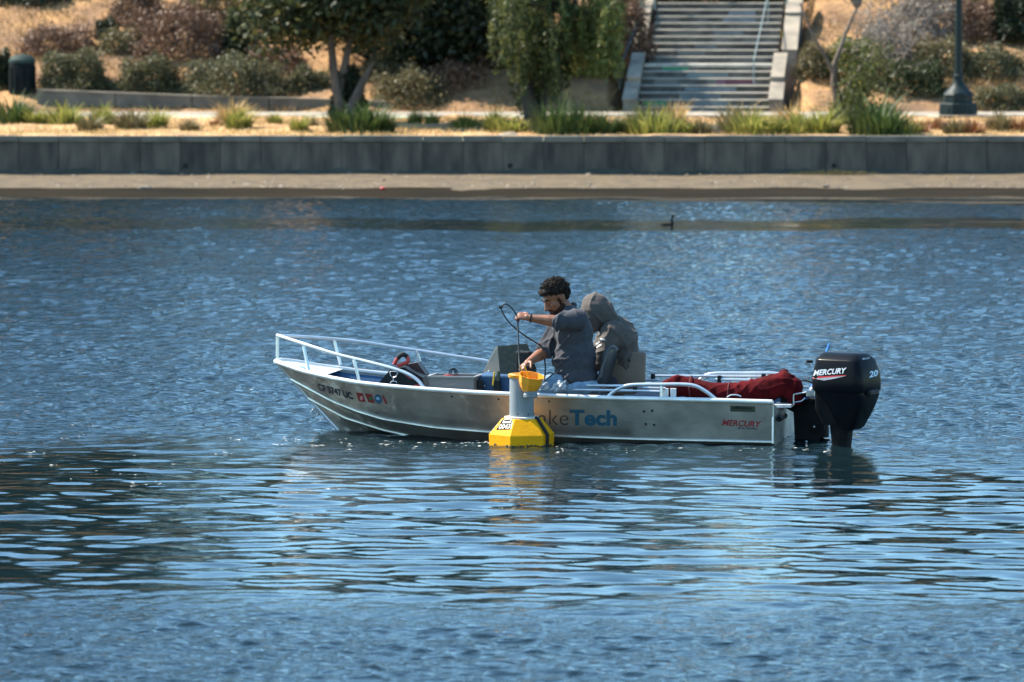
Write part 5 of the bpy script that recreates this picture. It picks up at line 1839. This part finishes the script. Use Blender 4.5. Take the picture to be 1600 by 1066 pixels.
# --- the man reaching over the side
H1 = B(868.5, 465, 0.30)
f1, l1, u1 = head_frame((-0.76, -0.36, -0.52))
man = MB()
at1, R1 = add_head(man, H1, f1, l1, u1, 1.08)
neck0, neck1 = H1 + u1 * -0.06 + f1 * -0.02, B(889, 493, 0.26)
man.limb([neck0, neck1], [0.060, 0.070], 14)
sh_n, el_n, wr_n = B(902, 500, 0.44), B(874, 503, 0.60), B(827, 497, 0.62)
sh_f, el_f, wr_f = B(876, 505, 0.12), B(850, 551, 0.34), B(826, 566, 0.58)
man.limb([neck1, B(896, 525, 0.27), B(900, 565, 0.27), B(904, 592, 0.27)], [0.085, 0.115, 0.12, 0.12], 16)
man.limb([sh_n, el_n], [0.052, 0.046], 12)
man.limb([el_n, el_n.lerp(wr_n, 0.35), wr_n], [0.047, 0.046, 0.027], 12)
man.limb([sh_f, el_f], [0.058, 0.047], 12)
man.limb([el_f, el_f.lerp(wr_f, 0.35), wr_f], [0.047, 0.047, 0.028], 12)
add_hand(man, wr_n, (wr_n - el_n).normalized() + Vector((0, 0, 0.12)), Vector((0.1, 0.55, -0.75)), 0.95, -1, 1.0, 0.9)
add_hand(man, wr_f, (wr_f - el_f).normalized() + Vector((-0.25, -0.15, -0.15)), Vector((0.25, -0.2, -0.9)), 0.48, 1, 1.0, 0.7)
kn_a, kn_b = B(842, 601, 0.40), B(838, 603, 0.10)
an_a, an_b = bl(s_of(kn_a) - 0.02, 0.40, 0.13), bl(s_of(kn_b) + 0.05, 0.10, 0.13)
hip_a, hip_b = B(902, 600, 0.36), B(902, 600, 0.16)
for hp, kk, ak in ((hip_a, kn_a, an_a), (hip_b, kn_b, an_b)):
    man.limb([hp, kk], [0.075, 0.052], 12)
    man.limb([kk, ak], [0.05, 0.035], 12)
    man.limb([ak, ak + Vector((-0.13, -0.02, -0.045))], [0.035, 0.028], 10)
me = remeshed(man, 0.0052, 2, 0.4)
person = link_mesh("person", me, skin, None, True, B(900, 612, 0.27))
tag(person, "seated person with curly black hair in a slate shirt holding up a cable", "person")
# shirt
mb = MB()
Rt1 = Matrix.Rotation(-YAW - 0.15, 3, 'Z')
mb.ball(B(897, 520, 0.27), (0.150, 0.215, 0.165), Rt1)
mb.ball(B(898, 560, 0.27), (0.172, 0.205, 0.23), Rt1)
mb.ball(B(901, 588, 0.27), (0.168, 0.20, 0.125), Rt1)
mb.ball(B(893, 500, 0.27), (0.125, 0.17, 0.085), Rt1)
mb.limb([B(890, 494, 0.27), B(884, 489, 0.28)], [0.092, 0.078], 14)
mb.limb([sh_n, sh_n.lerp(el_n, 0.5), el_n + (wr_n - el_n) * 0.03], [0.094, 0.082, 0.064], 14)
mb.limb([B(893, 497, 0.32), sh_n], [0.10, 0.09], 14)
mb.limb([B(886, 505, 0.22), sh_f, sh_f.lerp(el_f, 0.55), sh_f.lerp(el_f, 0.98)], [0.10, 0.084, 0.072, 0.064], 14)
me = remeshed(mb, 0.0085, 8, 0.6)
el_np, shn = np.array(el_n), np.array(sh_n)


def shirt_folds(co):
    x, y, z = co[:, 0], co[:, 1], co[:, 2]
    w1 = 1.8 * np.sin(z * 11 + y * 7 + 0.5) + 1.1 * np.sin(x * 17 - z * 6)
    front = np.clip(0.55 - 4.5 * (x - B(900, 540, 0.3).x), 0.22, 1.3)
    r1 = 1 - np.abs(np.sin(x * 24 + z * 9 + w1))
    r2 = 1 - np.abs(np.sin(z * 20 - x * 15 + 1.3 * w1))
    f = 0.017 * r1 ** 2.4 * front + 0.011 * r2 ** 3 * (0.35 + 0.65 * front) - 0.005
    f += 0.010 * np.exp(-((z - B(900, 592, 0.3).z) / 0.03) ** 2)
    return f


displace(me, shirt_folds)
shirt = link_mesh("shirt", me, shirt_m, person, True)
# rolled cuffs
for e, w_, r in ((el_n, wr_n, 0.066), (sh_f.lerp(el_f, 0.97), el_f + (el_f - sh_f) * 0.2, 0.067)):
    d = (w_ - e).normalized()
    ax = d.orthogonal().normalized()
    bx = d.cross(ax)
    MB().tube([e + d * 0.004 + (ax * math.cos(a) + bx * math.sin(a)) * r * 0.86 for a in np.linspace(0, 2 * math.pi, 21)], 0.014, 8, cap=False).build("cuff", shirt_m, shirt, True)
# collar
ringp = [neck1 + Vector((-0.015, 0, 0.035)) + (f1 * math.cos(a) * 0.075 + l1 * math.sin(a) * 0.078 + Vector((0, 0, 1)) * (-0.018 * math.cos(a))) for a in np.linspace(0, 2 * math.pi, 21)]
MB().tube(ringp, 0.012, 8, cap=False).build("collar", shirt_m, shirt, True)
# jeans
mb = MB()
mb.ball(B(902, 601, 0.27), (0.18, 0.21, 0.10), Rt1)
for hp, kk, ak in ((hip_a, kn_a, an_a), (hip_b, kn_b, an_b)):
    mb.limb([hp, kk], [0.098, 0.075], 14)
    mb.limb([kk, ak], [0.074, 0.052], 14)
me = remeshed(mb, 0.010, 3)
displace(me, lambda co: 0.005 * np.sin(co[:, 0] * 48 + co[:, 2] * 30) + 0.004 * np.sin(co[:, 0] * 22 - co[:, 2] * 70 + co[:, 1] * 30))
link_mesh("jeans", me, jean_m, person, True)
for ak in (an_a, an_b):
    MB().limb([ak + Vector((0.03, 0, -0.04)), ak + Vector((-0.15, -0.02, -0.05))], [0.045, 0.04], 10).build("shoe", shoe_m, person, True)
# curly hair: many short tight coils over the skull
rs = np.random.default_rng(12)
mb = MB()
mb.ball(at1(-0.022, 0, 0.050), (0.100 * 1.08, 0.083 * 1.08, 0.086 * 1.08), R1, 16, 10)
mb.ball(at1(-0.060, 0, 0.005), (0.058, 0.078, 0.075), R1, 14, 9)
mb.ball(at1(0.052, 0, 0.085), (0.050, 0.070, 0.035), R1, 14, 9)
cnt = 0
while cnt < 460:
    d = Vector(rs.normal(size=3)).normalized()
    a, b2, c = d.x, d.y, d.z
    if c < -0.35 and a > -0.5:
        continue
    if a > 0.30 and c < 0.30:
        continue
    if a > -0.25 and abs(b2) > 0.6 and c < 0.05:
        continue
    if a <= -0.25 and c < -0.55:
        continue
    p = at1(-0.020 + a * 0.102, b2 * 0.086, 0.040 + c * 0.095)
    dirv = (f1 * a + l1 * b2 + u1 * c).normalized()
    ax = dirv.orthogonal().normalized()
    bx = dirv.cross(ax)
    ph, turns = rs.uniform(0, 6.28), rs.uniform(1.2, 2.0)
    ln, rad = rs.uniform(0.008, 0.032) * (1.25 if a > 0.35 else 1.0), rs.uniform(0.006, 0.012)
    pts = []
    for k in range(9):
        t = k / 8
        an = ph + turns * 2 * math.pi * t
        pts.append(p + dirv * (ln * t - 0.006) + (ax * math.cos(an) + bx * math.sin(an)) * rad + Vector((0, 0, -0.006 * t)))
    mb.tube(pts, [0.0046] * 7 + [0.0038, 0.0022], 5)
    cnt += 1
mb.build("hair", hair_m, person, True, fix=False)
# beard, brows, eyes
mb = MB()
mb.ball(at1(0.040, 0, -0.088), (0.050, 0.054, 0.040), R1, 14, 10)
mb.ball(at1(0.018, 0.046, -0.074), (0.048, 0.028, 0.038), R1, 12, 9)
mb.ball(at1(0.018, -0.046, -0.074), (0.048, 0.028, 0.038), R1, 12, 9)
for sd in (1, -1):
    mb.ball(at1(0.012, sd * 0.0665, -0.020), (0.014, 0.012, 0.045), R1, 10, 8)
    mb.ball(at1(0.052, sd * 0.036, -0.084), (0.040, 0.029, 0.027), R1, 12, 9)
mb.limb([at1(0.088, 0.030, -0.060), at1(0.098, 0.0, -0.050), at1(0.088, -0.030, -0.060)], [0.006, 0.008, 0.006], 8)
me = remeshed(mb, 0.0055, 2, 0.4)
displace(me, lambda co: 0.0025 * np.sin(co[:, 0] * 420) * np.sin(co[:, 2] * 380 + co[:, 1] * 300))
link_mesh("beard", me, mat("beard hair", (0.016, 0.010, 0.008), 0.9, c2=(0.06, 0.028, 0.016), scale=110, bump=0.003, bscale=120, spec=0.05), person, True)
for sd in (1, -1):
    MB().tube([at1(0.092, sd * 0.014, 0.030), at1(0.090, sd * 0.032, 0.036), at1(0.076, sd * 0.050, 0.030)], [0.006, 0.007, 0.004], 7).build("eyebrow", hair_m, person, True)
    e = MB().ball(at1(0.073, sd * 0.031, 0.002), 0.0115, seg=12, rings=9).build("eye", mat("eye white", (0.20, 0.17, 0.15), 0.5), person, True)
    MB().ball(at1(0.0815, sd * 0.031, 0.000), 0.0068).build("iris", mat("dark iris", (0.012, 0.008, 0.006), 0.2), e, True)
    MB().ball(at1(0.0745, sd * 0.031, 0.005), (0.0145, 0.0165, 0.0115), R1).build("eyelid", skin, person, True)
# wristband
d = (wr_n - el_n).normalized()
ax = d.orthogonal().normalized()
bx = d.cross(ax)
MB().tube([wr_n - d * 0.012 + (ax * math.cos(a) + bx * math.sin(a)) * 0.030 for a in np.linspace(0, 2 * math.pi, 17)], 0.006, 6, cap=False).build("wristband", black_pl, person, True)

# --- the hooded person bent over behind him
f2, l2, u2 = head_frame((-0.62, 0.38, -0.62))
H2 = B(931, 487, -0.22)
mb = MB()
at2, R2 = add_head(mb, H2, f2, l2, u2, 1.0)
nk2 = B(951, 510, -0.26)
mb.limb([H2 + u2 * -0.05 + f2 * -0.03, nk2], [0.055, 0.065], 12)
mb.limb([nk2, B(968, 530, -0.28), B(972, 565, -0.28), B(966, 594, -0.28)], [0.09, 0.13, 0.135, 0.13], 14)
sA, eA, wA = B(957, 520, -0.15), B(940, 560, -0.06), B(912, 592, -0.20)
sB, eB, wB = B(958, 512, -0.45), B(930, 556, -0.50), B(908, 588, -0.34)
for s_, e_, w_ in ((sA, eA, wA), (sB, eB, wB)):
    mb.limb([s_, e_], [0.055, 0.045], 12)
    mb.limb([e_, w_], [0.044, 0.026], 12)
add_hand(mb, wA, (-0.6, 0.1, -0.6), (0.3, 0.6, -0.4), 0.4, 1)
add_hand(mb, wB, (-0.6, 0.1, -0.6), (0.3, -0.6, -0.4), 0.4, -1)
legs2 = []
for n_ in (-0.18, -0.42):
    hp, kk = B(960, 598, n_), B(915, 606, n_)
    ak = bl(s_of(kk) + 0.02, n_, 0.13)
    legs2.append((hp, kk, ak))
    mb.limb([hp, kk], [0.07, 0.05], 12)
    mb.limb([kk, ak], [0.048, 0.034], 12)
    mb.limb([ak, ak + Vector((-0.13, 0.02, -0.045))], [0.034, 0.028], 10)
p2 = link_mesh("person", remeshed(mb, 0.0065, 2, 0.4), skin, None, True, B(962, 602, -0.28))
tag(p2, "person hunched in a taupe hooded sweatshirt facing away on the far seat", "person")
mb = MB()
Rh = Matrix.Rotation(0.5, 3, 'Z')
mb.ball(B(968, 532, -0.28), (0.135, 0.20, 0.15), Rh)
mb.ball(B(972, 562, -0.28), (0.14, 0.195, 0.20), Rh)
mb.ball(B(966, 590, -0.28), (0.155, 0.185, 0.11), Rh)
mb.limb([B(957, 514, -0.27), B(966, 522, -0.28)], [0.115, 0.14], 14)
for s_, e_, w_ in ((sA, eA, wA), (sB, eB, wB)):
    mb.limb([s_.lerp(B(968, 530, -0.28), 0.5), s_, s_.lerp(e_, 0.5), e_], [0.12, 0.10, 0.082, 0.064], 14)
    mb.limb([e_, e_.lerp(w_, 0.9)], [0.062, 0.048], 12)
me = remeshed(mb, 0.009, 16, 0.7)


def hood_folds(co):
    x, y, z = co[:, 0], co[:, 1], co[:, 2]
    w1 = 1.5 * np.sin(z * 12 + y * 6) + np.sin(x * 15)
    r1 = 1 - np.abs(np.sin(x * 16 - z * 20 + w1))
    r2 = 1 - np.abs(np.sin(z * 17 + x * 8 + 1.2 * w1))
    return 0.011 * r1 ** 3 + 0.008 * r2 ** 3 - 0.004


displace(me, hood_folds)
sw = link_mesh("sweatshirt", me, hood_m, p2, True)
mb = MB()
mb.limb([B(931, 484, -0.22), B(938, 490, -0.23), B(951, 500, -0.25)], [0.125, 0.122, 0.085], 18)
mb.limb([B(931, 484, -0.22), B(927, 496, -0.20), B(929, 510, -0.19)], [0.122, 0.098, 0.052], 16)
mb.ball(B(930, 474, -0.22), (0.110, 0.10, 0.085))
me = remeshed(mb, 0.0075, 3, 0.5)
displace(me, lambda co: 0.012 * (1 - np.abs(np.sin(co[:, 0] * 20 + co[:, 2] * 5 + 1.3 * np.sin(co[:, 2] * 14)))) ** 3 - 0.002)
link_mesh("hood", me, hood_m, sw, True)
ringp = [B(957, 502, -0.26) + (Vector((0.6, 0.2, 0.3)) * math.cos(a) + Vector((0.1, -0.7, 0.05)) * math.sin(a)) * 0.09 for a in np.linspace(0, 2 * math.pi, 15)]
MB().tube(ringp, 0.016, 7, cap=False).build("hood_seam", hood_m, sw, True)
pe = BVHTree.FromPolygons([v.co + world_at(sw) for v in sw.data.vertices], [tuple(p.vertices) for p in sw.data.polygons])
for pts in (((938, 529), (945, 529.5), (945.5, 532), (938.5, 532)), ((931, 537), (937, 532), (938.5, 534.5), (932, 540)), ((932, 541), (940, 537), (940.5, 540), (933, 544))):
    decal_poly("sleeve_print", pts, pe, mat("white print", (0.6, 0.58, 0.55), 0.6), sw, 0.004, n=3)
mb = MB()
mb.ball(B(962, 601, -0.28), (0.16, 0.19, 0.09), Rt1)
for hp, kk, ak in legs2:
    mb.limb([hp, kk], [0.09, 0.07], 12)
    mb.limb([kk, ak], [0.068, 0.05], 12)
link_mesh("trousers", remeshed(mb, 0.012, 3), mat("dark trousers", (0.03, 0.035, 0.05), 0.9), p2, True)
for hp, kk, ak in legs2:
    MB().limb([ak + Vector((0.03, 0, -0.04)), ak + Vector((-0.15, 0.02, -0.05))], [0.045, 0.04], 10).build("shoe", shoe_m, p2, True)

# the cable he is pulling out of the buoy
hn = wr_n + (wr_n - el_n).normalized() * 0.075
cb = thing("sensor_cable", B(811, 582, 0.9), "thin black cable looping from the person's raised hand into the buoy", "cable")
cab_m = mat("black rubber cable", (0.010, 0.010, 0.011), 0.5)
nh = (hn - BO).dot(n_ax)
path = [BU + Vector((-0.01, 0.0, 0.30)), BU + Vector((-0.012, 0, 0.56)), B(811, 560, 0.78), B(810, 530, nh + 0.08), B(809, 505, nh + 0.02), B(808, 495, nh), B(803, 486, nh), B(797, 479, nh), B(790, 475, nh), B(785, 478, nh),
        B(784, 484, nh), B(788, 493, nh), B(795, 503, nh), B(806, 514, nh), B(822, 526, nh - 0.1), B(838, 536, nh - 0.2), B(848, 545, nh - 0.25), B(852, 575, nh - 0.2), B(850, 596, nh - 0.15)]
MB().tube(arc_path(path, 5), 0.0062, 7).build("cord", cab_m, cb, True)
MB().tube([B(783.5, 482, nh), B(781, 479, nh)], [0.009, 0.012], 7).build("cable_tag", black_pl, cb, True)
mb = MB()
for pts in ([B(848, 590, .5), B(858, 582, .5), B(866, 584, .5), B(872, 580, .5)], [B(852, 594, .5), B(860, 588, .5), B(868, 582, .5)], [B(878, 588, .5), B(884, 596, .5), B(886, 604, .5)]):
    MB().tube(arc_path(pts), 0.005, 6).build("cable_end", cab_m, cb, True)

# swimming cormorant
bd = P(1043, 353, 74.6)
bd.z = -0.03
brd = MB()
brd.limb([bd + Vector((-0.17, 0, 0.0)), bd + Vector((-0.05, 0, 0.015)), bd + Vector((0.06, 0, 0.01))], [0.02, 0.055, 0.05], 12)
brd.limb([bd + Vector((0.05, 0, 0.02)), bd + Vector((0.075, 0, 0.07)), bd + Vector((0.062, 0, 0.13)), bd + Vector((0.078, 0, 0.17))], [0.035, 0.022, 0.018, 0.02], 10)
brd.ball(bd + Vector((0.088, 0, 0.178)), (0.032, 0.02, 0.02))
brd.limb([bd + Vector((-0.16, 0, 0.0)), bd + Vector((-0.24, 0, 0.015))], [0.02, 0.010], 8)
bird = link_mesh("cormorant", remeshed(brd, 0.008, 2), mat("black feathers", (0.010, 0.009, 0.010), 0.9, spec=0.05), None, True, bd)
tag(bird, "dark water bird swimming low near the far shore", "bird")
MB().tube([bd + Vector((0.115, 0, 0.178)), bd + Vector((0.165, 0, 0.178)), bd + Vector((0.172, 0, 0.168))], [0.009, 0.005, 0.003], 7).build("beak", mat("horn beak", (0.25, 0.16, 0.06), 0.5), bird, True)
# white flecks laid on the water as painted sun glints round boat and buoy
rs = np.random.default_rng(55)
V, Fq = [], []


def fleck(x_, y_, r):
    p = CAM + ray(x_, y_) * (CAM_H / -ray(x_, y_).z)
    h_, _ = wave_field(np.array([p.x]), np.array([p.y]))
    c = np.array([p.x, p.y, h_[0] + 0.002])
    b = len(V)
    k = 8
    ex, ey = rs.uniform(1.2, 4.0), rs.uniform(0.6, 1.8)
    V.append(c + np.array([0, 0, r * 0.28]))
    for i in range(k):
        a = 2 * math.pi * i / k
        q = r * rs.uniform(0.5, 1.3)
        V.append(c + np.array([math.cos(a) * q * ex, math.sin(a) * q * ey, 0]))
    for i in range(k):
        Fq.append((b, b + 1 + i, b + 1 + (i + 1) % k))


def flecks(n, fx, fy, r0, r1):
    while n > 0:                                       # glints grouped in small clusters
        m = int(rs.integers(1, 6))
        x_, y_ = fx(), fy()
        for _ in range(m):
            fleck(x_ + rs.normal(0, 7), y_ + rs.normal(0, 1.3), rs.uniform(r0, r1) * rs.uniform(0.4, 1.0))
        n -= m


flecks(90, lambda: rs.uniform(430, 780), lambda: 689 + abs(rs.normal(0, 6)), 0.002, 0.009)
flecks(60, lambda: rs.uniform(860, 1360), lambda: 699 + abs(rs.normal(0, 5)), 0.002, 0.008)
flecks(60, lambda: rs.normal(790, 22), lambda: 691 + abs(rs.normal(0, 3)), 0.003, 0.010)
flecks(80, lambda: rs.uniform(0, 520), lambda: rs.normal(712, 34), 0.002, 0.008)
fo = link_mesh("glint", np_mesh("glint", np.array(V), np.array(Fq)), mat("painted sun glints", (0.8, 0.8, 0.76), 0.5), None, True)
tag(fo, "small white flecks painted as sun glints on the water round the boat", None, None, "stuff")
